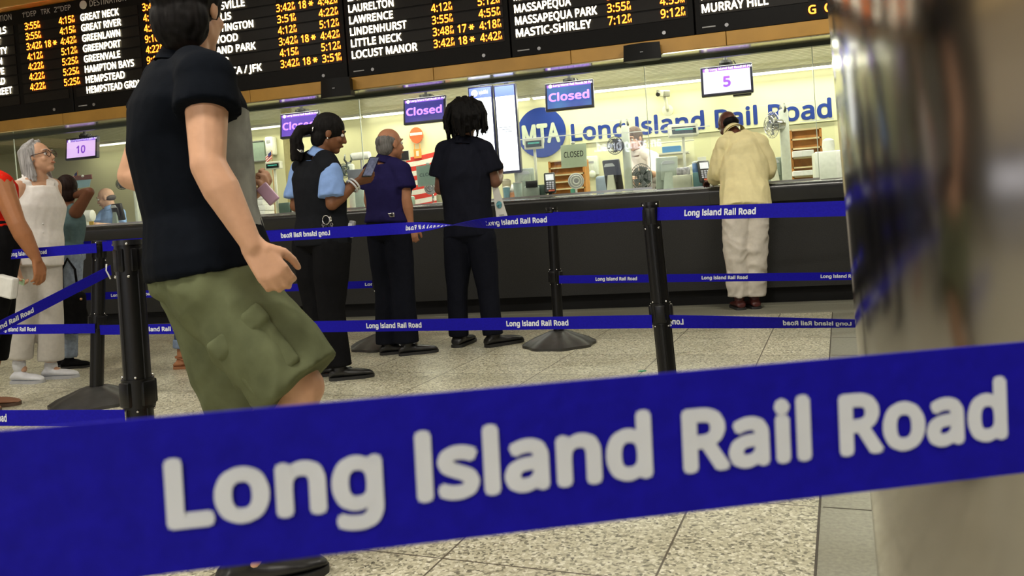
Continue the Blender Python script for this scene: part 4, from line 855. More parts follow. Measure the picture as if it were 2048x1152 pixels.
w2.cap_hair(r=(0.086, 0.094, 0.094), c0=(0, -0.034, 0.036), extra=bob, wr=(0.004, (60, 60, 8)), voxel=0.006)
wshirt = cloth('white_shirt', (0.78, 0.75, 0.72), var=0.04); sh = w2.top('sleeveless_shirt', wshirt, sleeve=0.0, low=-0.13, flare=1.08, cut=1, grow=0.028, wr=(0.010, (9, 9, 5), 4.0))
mb = w2.mb(); nk = J['neck']; fx = w2.fwd; rx = V((fx.y, -fx.x, 0))
for q in (-1, 1):
    a0 = nk + rx * (0.070 * q) - fx * 0.02 + V((0, 0, 0.035)); a1 = nk + rx * (0.115 * q) + fx * 0.02 + V((0, 0, -0.03)); a2 = nk + rx * (0.055 * q) + fx * 0.125 + V((0, 0, -0.115)); a3 = nk + rx * (0.030 * q) + fx * 0.100 + V((0, 0, -0.07)); n_ = V((0, 0, 0.008)) + fx * 0.004
    mb.add([a0, a1, a2, a3, a0 + n_, a1 + n_, a2 + n_, a3 + n_], [(0, 1, 2, 3), (7, 6, 5, 4), (0, 4, 5, 1), (1, 5, 6, 2), (2, 6, 7, 3), (3, 7, 4, 0)])
mb.tube([nk + rx * (0.074 * math.cos(t)) + fx * (0.07 * math.sin(t) - 0.015) + V((0, 0, 0.03 if math.sin(t) < 0.3 else 0.0)) for t in [PI * 0.9 + k * PI * 1.2 / 10 for k in range(11)]], 0.010, 8)
w2.part(mb, 'collar', wshirt, 0.005, 2, parent=sh)
mb = w2.mb(); up = norm(J['neck'] - J['chest'])
for k in range(6): mb.ell(lerp(J['neck'] - up * 0.08, J['pelvis'], k / 6.5) + w2.fwd * (0.145 if k else 0.115), 0.006)
w2.part(mb, 'button', M('button_white', (0.7, 0.7, 0.68), 0.3), parent=sh)
w2.pants('trousers', cloth('white_trousers', (0.56, 0.53, 0.48), var=0.05), hem=1.90, r=(0.104, 0.088, 0.076, 0.082), grow=0.010)
for q in 'LR': w2.shoe(q, M('sneaker_white', (0.66, 0.67, 0.70), 0.6), sole('grey_white', (0.48, 0.49, 0.52)), 0.27, d=head_dir(0.95, -0.12 if q == 'L' else -0.3))
mb = w2.mb()
for q in (-1, 1): mb.ring(w2.H(q * 0.034, 0.100, 0.004), 0.023, 0.0022, w2.hf); mb.tube([w2.H(q * 0.056, 0.098, 0.010), w2.H(q * 0.080, 0.02, 0.012), w2.H(q * 0.082, -0.03, 0.004)], 0.0028, 8)
mb.tube([w2.H(-0.012, 0.102, 0.008), w2.H(0.012, 0.102, 0.008)], 0.002, 8); w2.part(mb, 'glasses', M('glasses_brown', (0.05, 0.015, 0.01), 0.3))
bl = J['wrR'] + V((0.05, -0.03, -0.09)); o = MB(bl).box(bl, (0.085, 0.004, 0.04), Matrix.Rotation(0.3, 3, 'Y'), 0).build('banknote', M('bill_green', (0.36, 0.50, 0.30), 0.7, var=0.2), None); o.location = bl; tag(o, 'pale green banknote in the hand of the grey-haired woman', 'banknote')

# 3 person in red cut off by the left edge
w3, J = stand('dark-haired person in a red top and black bottoms, cut off by the frame', (-25, 808), 4.72,
    dict(pelvis=(-22, 478), chest=(-28, 400), neck=(-40, 345), head=(-46, 300), shL=(-30, 372, .2), shR=(2, 368, -.16), elL=(-60, 450, .2), elR=(34, 448, -.20), wrL=(-40, 520, .1), wrR=(74, 520, -.16),
         hipL=(-28, 492, .08), hipR=(-14, 492, -.08), knL=(-10, 635, .08), knR=(-30, 640, -.08), anL=(-22, 786, .08), anR=(-66, 780, -.08), toeL=(12, 806, .08), toeR=(-10, 806, -.08)),
    fwd=head_dir(0.95, 0.1), hf=head_dir(0.75, 0.65), sc=0.98, skin='bronze', col=(0.33, 0.135, 0.055), fat=1.18)
w3.skincol = (0.33, 0.135, 0.055); w3.hcol = ('hair_brown', (0.022, 0.010, 0.007)); w3.hands['R'] = (RH * .12 - V((0, 0, 1)), -RH + FH * .3, 0.55); w3.body(0.006)
def longh(mb):
    for a in range(-9, 10):
        t = a / 9 * 1.9; r = 0.088; mb.chain([w3.H(math.sin(t) * r, -math.cos(t) * r - .01, .05), w3.H(math.sin(t) * r * 1.25, -math.cos(t) * r * 1.3 - .01, -.08), w3.H(math.sin(t) * r * 1.35, -math.cos(t) * r * 1.35, -.22)], [0.028, 0.03, 0.018])
w3.cap_hair(r=(0.092, 0.108, 0.10), extra=longh, wr=(0.005, (40, 40, 10)))
w3.top('red_top', cloth('red', (0.62, 0.018, 0.008)), sleeve=0.0, low=0.06, grow=0.018)
w3.pants('trousers', blk, hem=1.55, r=(0.125, 0.115, 0.088, 0.072), grow=0.034, top=0.10)
for q in 'LR': w3.shoe(q, M('sandal_tan', (0.34, 0.16, 0.09), 0.6), sole('brown', (0.10, 0.06, 0.04)), 0.25, h=0.07)
pb = at(8, 572, 4.55); o = MB(pb).box(pb, (0.16, 0.05, 0.12), Matrix.Rotation(0.25, 3, 'Y'), 0.01).build('shopping_bag', M('white_paper', (0.72, 0.72, 0.68), 0.7), None); o.location = pb; tag(o, 'white shopping bag below the arm of the red-topped person', 'bag')

# 4 girl with her hands behind her head
g, J = stand('person in a teal tank top and light jeans with both hands behind the head', (126, 742), 6.10,
    dict(pelvis=(134, 505), chest=(136, 450), neck=(134, 408), head=(134, 380), shL=(122, 422, .12), shR=(152, 424, -.08), elL=(92, 392, .2), elR=(179, 384, -.10), wrL=(118, 386, .14), wrR=(146, 392, -.02),
         hipL=(126, 512, .06), hipR=(142, 512, -.06), knL=(124, 615, .06), knR=(140, 615, -.06), anL=(122, 722, .06), anR=(138, 722, -.06), toeL=(146, 735, .06), toeR=(165, 735, -.06)),
    fwd=head_dir(0.55, 0.83), hf=head_dir(-0.5, 0.83), sc=0.86, skin='dark', col=(0.16, 0.062, 0.030))
g.skincol = (0.16, 0.062, 0.03); g.hcol = ('hair_darkbrown', (0.020, 0.011, 0.009)); g.hands['L'] = (RH * 0.9, -FH, 0.6); g.hands['R'] = (-RH * 0.9, -FH, 0.6); g.body(0.0065)
g.cap_hair(r=(0.084, 0.102, 0.096), wr=(0.003, (60, 60, 20)))
g.top('tank_top', cloth('teal', (0.10, 0.16, 0.17)), sleeve=0.0, cut=1, low=-0.03, grow=0.010, wr=(0.004, 9, 2.0))
g.pants('jeans', cloth('light_denim', (0.30, 0.36, 0.46), var=0.2), hem=1.92, r=(0.095, 0.088, 0.070, 0.064))
for q in 'LR': g.shoe(q, blk, sole('black', (0.02,) * 3), 0.25)
hb = at(146, 648, 5.95); t = thing('handbag', 'black handbag hanging beside the white trousers', 'bag', (hb.x, hb.y, 0))
q_ = MB(); q_.box((0, 0, 0.42), (0.20, 0.12, 0.30), None, 0.03); link(solid(q_, 0.01, 6, (0.006, 12)), 'bag_body', blk, t); MB().tube([(-0.07, 0, 0.56), (-0.06, 0, 0.74), (0, 0, 0.82), (0.06, 0, 0.74), (0.07, 0, 0.56)], 0.008, 8).build('strap', blk, t, True)
MB().ell((0.11, -0.02, 0.52), 0.010).build('clasp', M('brass', (0.7, 0.4, 0.2), 0.3, 0.8), t, True)

# 5 bald clerk behind the far window
ck, J = stand('bald clerk in a light blue shirt working behind window 10', (214, 600), 10.3,
    dict(pelvis=(222, 500), chest=(226, 447), neck=(222, 418), head=(212, 396), shL=(208, 430, .12), shR=(240, 428, -.12), elL=(196, 455, -.1), elR=(238, 456, -.30), wrL=(186, 448, -.55), wrR=(192, 449, -.62),
         hipL=(214, 508, .08), hipR=(230, 508, -.08), knL=(200, 520, -.2), knR=(214, 520, -.4), anL=(200, 590, -.2), anR=(214, 590, -.4)),
    fwd=head_dir(-0.85, -0.5), hf=head_dir(-0.93, -0.1, -0.28), sc=1.05, skin='pink', col=(0.66, 0.40, 0.28))
ck.skincol = (0.66, 0.40, 0.28); ck.hcol = ('hair_darkgrey', (0.10, 0.09, 0.09)); ck.hands['L'] = (-RH, V((0, 0, -1)), 0.5); ck.hands['R'] = (-RH, V((0, 0, -1)), 0.5); ck.body(0.0075)
mb = ck.mb(); mb.ell(ck.H(0, -0.050, -0.018), [x * ck.s for x in (0.0775, 0.062, 0.040)], ck.HM()); ck.part(mb, 'hair', ck.hairmat(), 0.006, 1, (0.002, 50))
bs = cloth('uniform_blue', (0.28, 0.44, 0.76), var=0.05); ck.top('shirt', bs, sleeve=0.8, grow=0.018); ck.collar(bs)
ck.pants('trousers', blk, hem=1.9)

# 6 uniformed woman with a phone
vw, J = stand('person in a dark vest over a light blue shirt looking at a phone', (668, 752), 4.92,
    dict(pelvis=(645, 472), chest=(640, 380), neck=(642, 312), head=(659, 268), shL=(603, 340, .12), shR=(662, 345, -.12), elL=(592, 412, .10), elR=(664, 408, -.16), wrL=(690, 372, .16), wrR=(714, 364, -.06),
         hipL=(622, 492, .06), hipR=(664, 494, -.06), knL=(634, 615, .08), knR=(662, 618, -.04), anL=(640, 738, .10), anR=(678, 736, -.05), toeL=(690, 745, .1), toeR=(732, 748, -.04)),
    fwd=head_dir(0.72, 0.69), hf=head_dir(0.93, 0.30, -0.28), sc=0.95, skin='deep', col=(0.20, 0.082, 0.036))
vw.skincol = (0.2, 0.082, 0.036); vw.hands['R'] = (RH * 0.92 + V((0, 0, .22)) + FH * .1, FH * 0.6 + V((0, 0, .8)), 1.1); vw.hands['L'] = (RH * 0.9 + V((0, 0, .2)), V((0, 0, 1)), 0.8); vw.body(0.0055)
def pony(mb):
    for k in range(46):
        a = random.uniform(-1, 1); b_ = random.uniform(-1, 1); p0 = vw.H(0.012 * a, -0.100, 0.015 + 0.015 * b_); p1 = vw.H(0.045 * a - .01, -0.165 - 0.030 * abs(b_), -0.03 + 0.025 * b_); p2 = vw.H(0.055 * a - .02, -0.185 - 0.035 * b_, -0.10 + .02 * b_); p3 = vw.H(0.045 * a - .02, -0.165 - 0.03 * b_, -0.165 - 0.05 * random.random())
        mb.chain([p0, p1, p2, p3], [0.013, 0.015, 0.014, 0.009])
vw.cap_hair(r=(0.083, 0.104, 0.100), c0=(0, -0.016, 0.036), extra=pony, wr=(0.0025, (70, 70, 30)), voxel=0.0055)
mb = vw.mb()
for k in range(5): mb.ring(vw.H(0.02 + 0.004 * k, -0.20 + 0.012 * k, -0.12 - 0.008 * k), 0.012, 0.004, vw.hr + vw.hu * 0.4 * k, 14, 6)
mb.ring(vw.H(0.035, -0.110, 0.0), 0.014, 0.004, vw.hf, 14, 6); vw.part(mb, 'hair_beads', M('silver', (0.8, 0.8, 0.78), 0.2, 1.0), parent=vw.hair)
vw.part(vw.mb().ell(vw.H(0.084, -0.012, -0.040), 0.006), 'earring', M('silver', (0.8,) * 3, 0.2, 1.0))
bsh = cloth('shirt_sky', (0.24, 0.38, 0.72), var=0.05); st = vw.top('shirt', bsh, sleeve=0.80, sr=(0.078, 0.084), low=0.02, grow=0.016, wr=(0.009, (10, 10, 7), 8.0), voxel=0.008); vw.collar(bsh, h=0.045, r=0.070, parent=st)
mb = vw.mb(); rg = vw.spine(grow=0.030); mb.loft(rg); [mb.chain([lerp(J['neck'], J['sh' + q], 0.42), lerp(J['neck'], J['sh' + q], 0.90)], [0.078, 0.073]) for q in 'LR']; ve = vw.part(mb, 'vest', cloth('vest_black', (0.012, 0.013, 0.016)), 0.009, 2, (0.004, (8, 8, 4), 1.0))
vw.pants('trousers', blk, hem=1.97, r=(0.120, 0.108, 0.084, 0.080), grow=0.016, top=0.08); vw.belt(M('belt_black', (0.01, 0.01, 0.01), 0.35), 0.07)
for q in 'LR': vw.shoe(q, M('shoe_leather', (0.018, 0.018, 0.018), 0.35), sole('black', (0.02,) * 3), 0.28, d=head_dir(0.95, 0.15))
mb = vw.mb()
for k, r in ((0, 0.041), (1, 0.039)): mb.ring(lerp(J['elR'], J['wrR'], 0.80 + 0.10 * k), r, 0.006, J['wrR'] - J['elR'], 24, 8)
vw.part(mb, 'bracelet', M('bracelet_white', (0.7, 0.7, 0.7), 0.4))
kc = at(652, 440, 4.92 - .19); t = thing('key_ring', 'ring of keys and clips hanging from the belt of the vest-wearing woman', 'keys', kc)
q_ = MB(); q_.ring((0, 0, 0), 0.026, 0.003, (0.2, 1, 0)); q_.ring((0.03, 0, 0.004), 0.017, 0.003, (1, .3, 0)); q_.build('ring', M('silver', (0.8,) * 3, 0.2, 1), t, True)
for k in range(4):
    x = -0.02 + 0.018 * k; MB().bx((x - 0.005, -0.003, -0.10 + 0.012 * (k % 2)), (x + 0.005, 0.001, -0.03)).ring((x, -0.001, -0.028), 0.008, 0.0025, (0, 1, 0), 14, 6).build('key', M('silver', (0.8,) * 3, 0.2, 1) if k in (0, 3) else M('key_black', (0.02,) * 3, 0.3), t)
ph = at(741, 334, 4.92 - .10); R = Matrix((norm(RH * 0.75 + FH * .6), norm(FH * .7 - RH * .45 - V((0, 0, .3))), norm(V((0, 0, .9)) + RH * .45))).transposed()
t = thing('phone', 'dark phone held by the vest-wearing woman', 'phone', ph); MB().box((0, 0, 0), (0.066, 0.010, 0.13), R, 0.004).build('case', M('phone_dark', (0.02, 0.02, 0.028), 0.25), t)
MB().box(R @ V((0, -0.0056, 0)), (0.058, 0.001, 0.115), R).build('phone_display', M('phone_lit', (0.14, 0.16, 0.26), 0.2, emit=0.25, var=0.5, scale=40), t)
pp = at(712, 352, 4.92 + .12); o = MB(pp).box(pp, (0.10, 0.004, 0.09), Matrix.Rotation(0.3, 3, 'Z') @ Matrix.Rotation(0.5, 3, 'X')).build('paper_slip', M('paper_blueish', (0.45, 0.53, 0.64), 0.7), None); o.location = pp; tag(o, 'folded pale blue paper behind the hand of the vest-wearing woman', 'paper')
wk = at(703, 458, 4.92 - .1); t = thing('radio', 'small grey belt device at the hip of the vest-wearing woman', 'device', wk); MB().box((0, 0, 0), (0.035, 0.03, 0.10), Matrix.Rotation(0.25, 3, 'Y'), 0.006).build('body', M('device_grey', (0.30, 0.31, 0.33), 0.4), t); MB().box((0, -0.016, 0.02), (0.024, 0.003, 0.03), Matrix.Rotation(0.25, 3, 'Y')).build('device_panel', M('device_panel', (0.55, 0.56, 0.6), 0.4), t)

# 7 man in a navy polo shirt
pm, J = stand('person with short grey hair in a navy polo shirt and dark trousers, seen from behind', (795, 704), 5.62,
    dict(pelvis=(776, 455), chest=(776, 380), neck=(772, 322), head=(781, 289), shL=(744, 344, .10), shR=(804, 342, -.08), elL=(738, 400, .12), elR=(812, 398, -.10), wrL=(752, 445, .22), wrR=(821, 450, -.06),
         hipL=(762, 470, .04), hipR=(796, 470, -.04), knL=(772, 580, .04), knR=(806, 582, -.04), anL=(776, 688, .04), anR=(814, 686, -.04), toeL=(800, 692, .05), toeR=(850, 690, -.04)),
    fwd=head_dir(0.52, 0.85), hf=head_dir(0.72, 0.68, 0.02), sc=0.94, skin='ruddy', col=(0.44, 0.20, 0.11), fat=1.0)
pm.skincol = (0.44, 0.2, 0.11); pm.hcol = ('hair_silver', (0.16, 0.155, 0.15)); pm.hands['R'] = (V((0.1, 0.05, -1)), FH, 0.7); pm.body(0.006)
pm.cap_hair(r=(0.078, 0.088, 0.066), c0=(0, -0.032, 0.018), back=(0.076, 0.056, 0.072), bc=(0, -0.056, -0.018), wr=(0.003, (50, 50, 30)))
pol = cloth('navy', (0.017, 0.014, 0.068), var=0.06); st = pm.top('polo_shirt', pol, sleeve=0.62, sr=(0.078, 0.082), low=0.04, grow=0.022, wr=(0.010, (9, 9, 5), 6.0)); pm.collar(pol, h=0.04, r=0.068, parent=st)
pm.pants('trousers', navyt, hem=1.99, r=(0.102, 0.098, 0.084, 0.086), grow=0.012, top=0.09); bt = pm.belt(M('belt_black', (0.01,) * 3, 0.3), 0.085)
pm.part(pm.mb().box(J['pelvis'] + V((0, 0, 0.085)) - FH * 0.135 + RH * 0.05, (0.05, 0.02, 0.03), None, 0.004), 'belt_clip', M('silver', (0.8,) * 3, 0.2, 1), parent=bt)
for q in 'LR': pm.shoe(q, M('shoe_leather', (0.018,) * 3, 0.3), sole('black', (0.02,) * 3), 0.29, d=head_dir(0.93, 0.2))

# 8 man with dreadlocks
dm, J = stand('person with shoulder-length dreadlocks in a dark polo shirt, seen from behind', (955, 690), 5.72,
    dict(pelvis=(938, 455), chest=(930, 355), neck=(930, 284), head=(933, 236), shL=(890, 303, .03), shR=(968, 301, -.03), elL=(880, 378, .06), elR=(990, 364, -.02), wrL=(900, 380, .30), wrR=(1000, 352, .22),
         hipL=(918, 478, .03), hipR=(962, 478, -.03), knL=(914, 580, .03), knR=(976, 578, -.02), anL=(918, 672, .06), anR=(986, 670, -.04), toeL=(932, 682, .12), toeR=(1030, 684, -.03)),
    fwd=head_dir(0.16, 0.98), hf=head_dir(0.25, 0.96, 0.06), sc=1.03, skin='brown', col=(0.18, 0.082, 0.05))
dm.skincol = (0.18, 0.082, 0.05); dm.hcol = ('hair_dreads', (0.004, 0.0035, 0.0035)); dm.hands['R'] = (FH * .6 + V((0, 0, .7)) + RH * .2, -RH, 1.0); dm.body(0.0065)
def dreads(mb):
    for k in range(130):
        a = random.uniform(0, 2 * PI); fr = math.cos(a - PI)      # 1 at the back
        if fr < -0.7: continue
        ln = random.uniform(0.13, 0.225); x, y = math.sin(a), -fr if False else math.cos(a)
        y = math.cos(a)
        p0 = dm.H(x * 0.055, y * 0.06 - 0.02, 0.115 + random.uniform(-.01, .014)); jx, jy = random.uniform(-.014, .014), random.uniform(-.014, .014); p1 = dm.H(x * 0.105 + jx, y * 0.112 - 0.02, 0.085 + jy); p2 = dm.H(x * 0.134 + jx, y * 0.130 - 0.025 + jy, 0.10 - ln * 0.55); p3 = dm.H(x * random.uniform(0.100, 0.150) + jy, y * 0.12 - 0.03 + jx, 0.09 - ln * 1.05)
        mb.chain([p0, p1, p2, p3], [0.012, 0.0125, 0.011, 0.005])
    for k in range(22): a = random.uniform(0, 2 * PI); mb.rc(dm.H(0.04 * math.sin(a), 0.04 * math.cos(a), 0.12), dm.H(0.06 * math.sin(a), 0.06 * math.cos(a), 0.145), 0.012, 0.005)
dm.cap_hair(r=(0.094, 0.108, 0.104), extra=dreads, wr=(0.002, 60), voxel=0.0055, name='dreadlocks')
dpol = cloth('polo_dark', (0.010, 0.011, 0.018), var=0.08); st = dm.top('polo_shirt', dpol, sleeve=0.68, sr=(0.080, 0.086), low=-0.06, grow=0.022, wr=(0.010, (9, 9, 5), 7.0)); dm.collar(dpol, h=0.04, r=0.07, parent=st)
dm.pants('jeans', cloth('dark_denim', (0.009, 0.010, 0.016)), hem=1.99, r=(0.106, 0.092, 0.072, 0.068), grow=0.010)
for q in 'LR': dm.shoe(q, M('shoe_leather', (0.018,) * 3, 0.3), sole('black', (0.02,) * 3), 0.30, d=head_dir(0.85, 0.5) if q == 'R' else head_dir(0.35, 0.9))
wb = at(998, 418, 5.72 - .02); t = thing('paper_bag', 'white printed carrier bag held by the dreadlocked man', 'bag', wb)
a0, a1, a2, a3 = [at(x, y, 5.70) - wb for x, y in ((984, 372), (996, 372), (1017, 438), (996, 456))]; dn = FH * 0.07
MB().add([a0, a1, a2, a3, a0 + dn * .3, a1 + dn * .3, a2 + dn, a3 + dn], [(0, 3, 2, 1), (4, 5, 6, 7), (0, 1, 5, 4), (1, 2, 6, 5), (2, 3, 7, 6), (3, 0, 4, 7)]).build('bag_body', M('bag_white', (0.66, 0.66, 0.62), 0.6, var=0.05), t)
MB().tube([a0 + dn * .15, at(1000, 352, 5.74) - wb, a1 + dn * .15], 0.004, 8).build('handle', M('bag_white', (0.66,) * 3, 0.6), t, True)
u_ = (a2 - a3).normalized(); v_ = norm((a1 - a2)); e0 = lerp(lerp(a0, a1, .5), lerp(a3, a2, .5), 0.50) - FH * 0.004
MB().prism([(0.020 * math.cos(q * PI / 8), 0.026 * math.sin(q * PI / 8)) for q in range(16)], e0, RH, V((0, 0, 1)), 0.003).build('round_emblem', M('emblem_teal', (0.08, 0.28, 0.34), 0.5, var=0.8, scale=60), t)
MB().bx(e0 + V((-.03, 0, -.075)), e0 + V((.03, .004, -.071))).bx(e0 + V((-.02, 0, -.095)), e0 + V((.035, .004, -.091))).build('print_lines', M('print_dark', (0.15, 0.16, 0.16), 0.6), t)

# 9 man in a yellow shirt leaning on the counter
ym, J = stand('bald person in a yellow shirt and cream trousers leaning at the counter', (1490, 612), 6.60,
    dict(pelvis=(1490, 398, -.05), chest=(1486, 325, .06), neck=(1468, 266, .14), head=(1456, 250, .24), shL=(1449, 292, .06), shR=(1517, 286, .02), elL=(1438, 342, .12), elR=(1534, 338, .05), wrL=(1428, 362, .32), wrR=(1520, 356, .30),
         hipL=(1474, 408, -.05), hipR=(1508, 408, -.05), knL=(1472, 500, -.03), knR=(1510, 498, -.03), anL=(1478, 592, .04), anR=(1508, 591, .04), toeL=(1476, 600, .2), toeR=(1508, 600, .2)),
    fwd=head_dir(0.10, 0.99), hf=head_dir(-0.30, 0.80, -0.62), sc=0.97, skin='mahogany', col=(0.115, 0.040, 0.026), fat=1.06)
ym.skincol = (0.115, 0.04, 0.026); ym.hands['L'] = (FH * .8 - RH * .3, V((0, 0, -1)), 0.6); ym.hands['R'] = (FH, V((0, 0, -1)), 0.5); ym.body(0.0065)
mb = ym.mb(); mb.ell(ym.H(0, -0.045, -0.010), [x * ym.s for x in (0.0765, 0.062, 0.045)], ym.HM()); ym.part(mb, 'hair', ym.hairmat(), 0.006, 1, (0.001, 60))
ysh = cloth('yellow_shirt', (0.88, 0.79, 0.44), var=0.05, scale=20); st = ym.top('shirt', ysh, sleeve=1.75, sr=(0.080, 0.078), low=-0.10, flare=1.08, grow=0.036, wr=(0.015, (8, 8, 4), 9.0), voxel=0.008); ym.collar(ysh, h=0.05, r=0.075, parent=st)
ym.pants('trousers', cloth('cream', (0.72, 0.67, 0.59), var=0.05), hem=1.97, r=(0.112, 0.104, 0.094, 0.088), grow=0.012, wr=(0.013, (9, 9, 9), 3.0))
for q in 'LR': ym.shoe(q, M('shoe_oxblood', (0.070, 0.014, 0.012), 0.4), sole('black', (0.02,) * 3), 0.27, d=FH)

# 10 person hidden behind the walking man: only one sandalled foot and a heel show
hw, J = stand('person in cuffed jeans and sandals, almost hidden behind the walking man', (378, 735), 5.62,
    dict(pelvis=(372, 492), chest=(374, 405), neck=(374, 345), head=(376, 305), shL=(352, 362, .1), shR=(396, 362, -.1), elL=(346, 430, .1), elR=(400, 430, -.1), wrL=(362, 490, .0), wrR=(402, 490, -.05),
         hipL=(362, 505, .05), hipR=(382, 505, -.05), knL=(364, 615, .05), knR=(396, 615, -.1), anL=(364, 716, .06), anR=(406, 735, -.26), toeL=(392, 730, .05), toeR=(440, 752, -.26)),
    fwd=head_dir(0.95, -0.1), hf=head_dir(0.95, 0.2), sc=0.92, skin='tanned', col=(0.46, 0.21, 0.10))
hw.skincol = (0.46, 0.21, 0.10); hw.body(0.007); hw.cap_hair()
hw.top('blouse', cloth('blouse_grey', (0.12, 0.12, 0.13)), sleeve=0.6); hw.pants('jeans', cloth('denim', (0.045, 0.065, 0.13), var=0.2), hem=1.68, r=(0.098, 0.084, 0.062, 0.056))
mb = hw.mb(); k0, k1 = J['knL'], J['anL']; mb.tube([lerp(k0, k1, .62), lerp(k0, k1, .80)], [0.060, 0.062], 20); hw.part(mb, 'jeans_cuff', cloth('cuff', (0.20, 0.26, 0.36)), 0.008, 2)
sm = M('sandal_brown', (0.30, 0.11, 0.04), 0.6)
for q in 'LR':
    o = hw.shoe(q, hw.skin, sole('tan', (0.42, 0.18, 0.08)), 0.24, h=0.062, collar=0.036, name='foot', d=head_dir(0.95, -0.15))
    an = J['an' + q]; dd = head_dir(0.95, -0.15); x = V((-dd.y, dd.x, 0)); g0 = V((an.x, an.y, 0)); mb = hw.mb()
    for f0, f1, z0, z1 in ((-0.02, 0.10, 0.085, 0.03), (0.02, 0.13, 0.03, 0.055), (0.05, 0.15, 0.06, 0.02)):
        mb.tube([g0 + dd * f0 - x * 0.046 + V((0, 0, z0)), g0 + dd * (f0 + f1) / 2 - x * 0.05 + V((0, 0, (z0 + z1) / 2 + .008)), g0 + dd * f1 - x * 0.040 + V((0, 0, z1))], 0.005, 8)
    mb.ring(g0 + V((0, 0, 0.085)), 0.043, 0.005, (0, 0, 1), 20, 6); hw.part(mb, 'sandal_strap', sm, None, parent=o)
    mb = hw.mb()
    for k in range(5): mb.ell(g0 + dd * (0.10 + 0.014 * k) + x * (0.035 - 0.016 * k if False else -0.035 + 0.012 * k) + V((0, 0, 0.050 - 0.004 * k)), (0.016, 0.016, 0.010))
    hw.part(mb, 'sandal_flowers', M('coral', (0.80, 0.10, 0.10), 0.6), None, parent=o)
# ------------------------------------------------------------------ behind the glass
def pxm(Y): return FPX / (Y / math.cos(psi))       # rough picture pixels per metre on that plane
creamp = M('cream_plastic', (0.62, 0.62, 0.50), 0.45); whitep = M('white_plastic', (0.75, 0.75, 0.7), 0.4); blackp = M('black_plastic', (0.012, 0.012, 0.013), 0.35); greyp = M('grey_green_plastic', (0.30, 0.36, 0.32), 0.45)
steel = M('steel', (0.55, 0.56, 0.54), 0.3, 0.9); paperm = M('paper', (0.74, 0.74, 0.70), 0.8); woodm = M('honey_wood', (0.42, 0.17, 0.03), 0.5, var=0.22, scale=12); bluem = M('sign_blue', (0.014, 0.040, 0.25), 0.5, spec=0.2)
WY = 10.29
# round emblem and railroad lettering on the back wall
c = onY(1083, 265, WY); r = 49 / pxm(WY) * 1.0
t = thing('wall_emblem', 'round blue wall emblem with white MTA letters', 'emblem', c)
MB().lathe([(r, 0.0), (r, 0.012)], (0, 0.0, 0), (0, -1, 0), 64).build('disc', bluem, t, 40)
mb = MB(); mb.text('MTA', V((-r * 0.80, -0.0135, -r * 0.40)), UX, UZ, r * 0.80, width=r * 1.56, bold=0.035, shear=0.0); mb.build('emblem_text', M('emblem_white', (0.50, 0.56, 0.46), 0.5), t, fix=False)
P0, P1 = onY(1141, 294, WY), onY(1672, 196, WY); pz0, pz1 = onY(1400, 266, WY).z, onY(1600, 204, WY).z
t = thing('wall_sign', 'long pale wall panel lettered Long Island Rail Road in blue', 'sign', ((P0.x + P1.x) / 2, WY - 0.01, pz0))
hw_ = (P1.x - P0.x) / 2
MB().bx((-hw_, -0.008, 0), (hw_, 0.008, pz1 - pz0), 0.002).build('panel', M('sign_panel', (0.64, 0.65, 0.43), 0.35, var=0.02), t)
bz = onY(1400, 258, WY).z; mb = MB(); xl, xr = onY(1143, 270, WY).x, onY(1664, 235, WY).x; ch_ = 34 / pxm(WY)
mb.text(LI, V((xl - t.location.x, -0.010, bz - pz0)), UX, UZ, ch_, width=xr - xl, bold=0.022); mb.build('sign_text', bluem, t, fix=False)

# window posts with clip-on fans
def cage(mb, R, dp, n=22):
    for k in range(n):
        a = 2 * PI * k / n; ca, sa = math.cos(a), math.sin(a)
        mb.tube([(0.02 * ca, -dp, 0.02 * sa), (R * 0.75 * ca, -dp * 0.8, R * 0.75 * sa), (R * ca, 0, R * sa), (R * 0.7 * ca, dp * 0.7, R * 0.7 * sa), (0.03 * ca, dp, 0.03 * sa)], 0.0016, 5)
    for rr, y in ((R, 0), (R * 0.72, -dp * 0.82), (R * 0.4, -dp * 0.95)): mb.ring((0, y, 0), rr, 0.003, (0, 1, 0), 36, 6)
def blades(mb, R, n=4):
    for k in range(n):
        a = 2 * PI * k / n; pts = []
        mb.add([V((r * math.cos(a + t), yy, r * math.sin(a + t))) for r, t, yy in ((0.02, -0.3, 0.0), (R, -0.45, 0.012), (R, 0.45, -0.012), (0.02, 0.3, 0.0))] + [V((r * math.cos(a + t), yy + 0.003, r * math.sin(a + t))) for r, t, yy in ((0.02, -0.3, 0.0), (R, -0.45, 0.012), (R, 0.45, -0.012), (0.02, 0.3, 0.0))], [(0, 1, 2, 3), (7, 6, 5, 4), (0, 4, 5, 1), (1, 5, 6, 2), (2, 6, 7, 3), (3, 7, 4, 0)])
    mb.lathe([(0.001, -0.022), (0.02, -0.018), (0.024, 0.0), (0.02, 0.02)], (0, 0, 0), (0, 1, 0), 16)
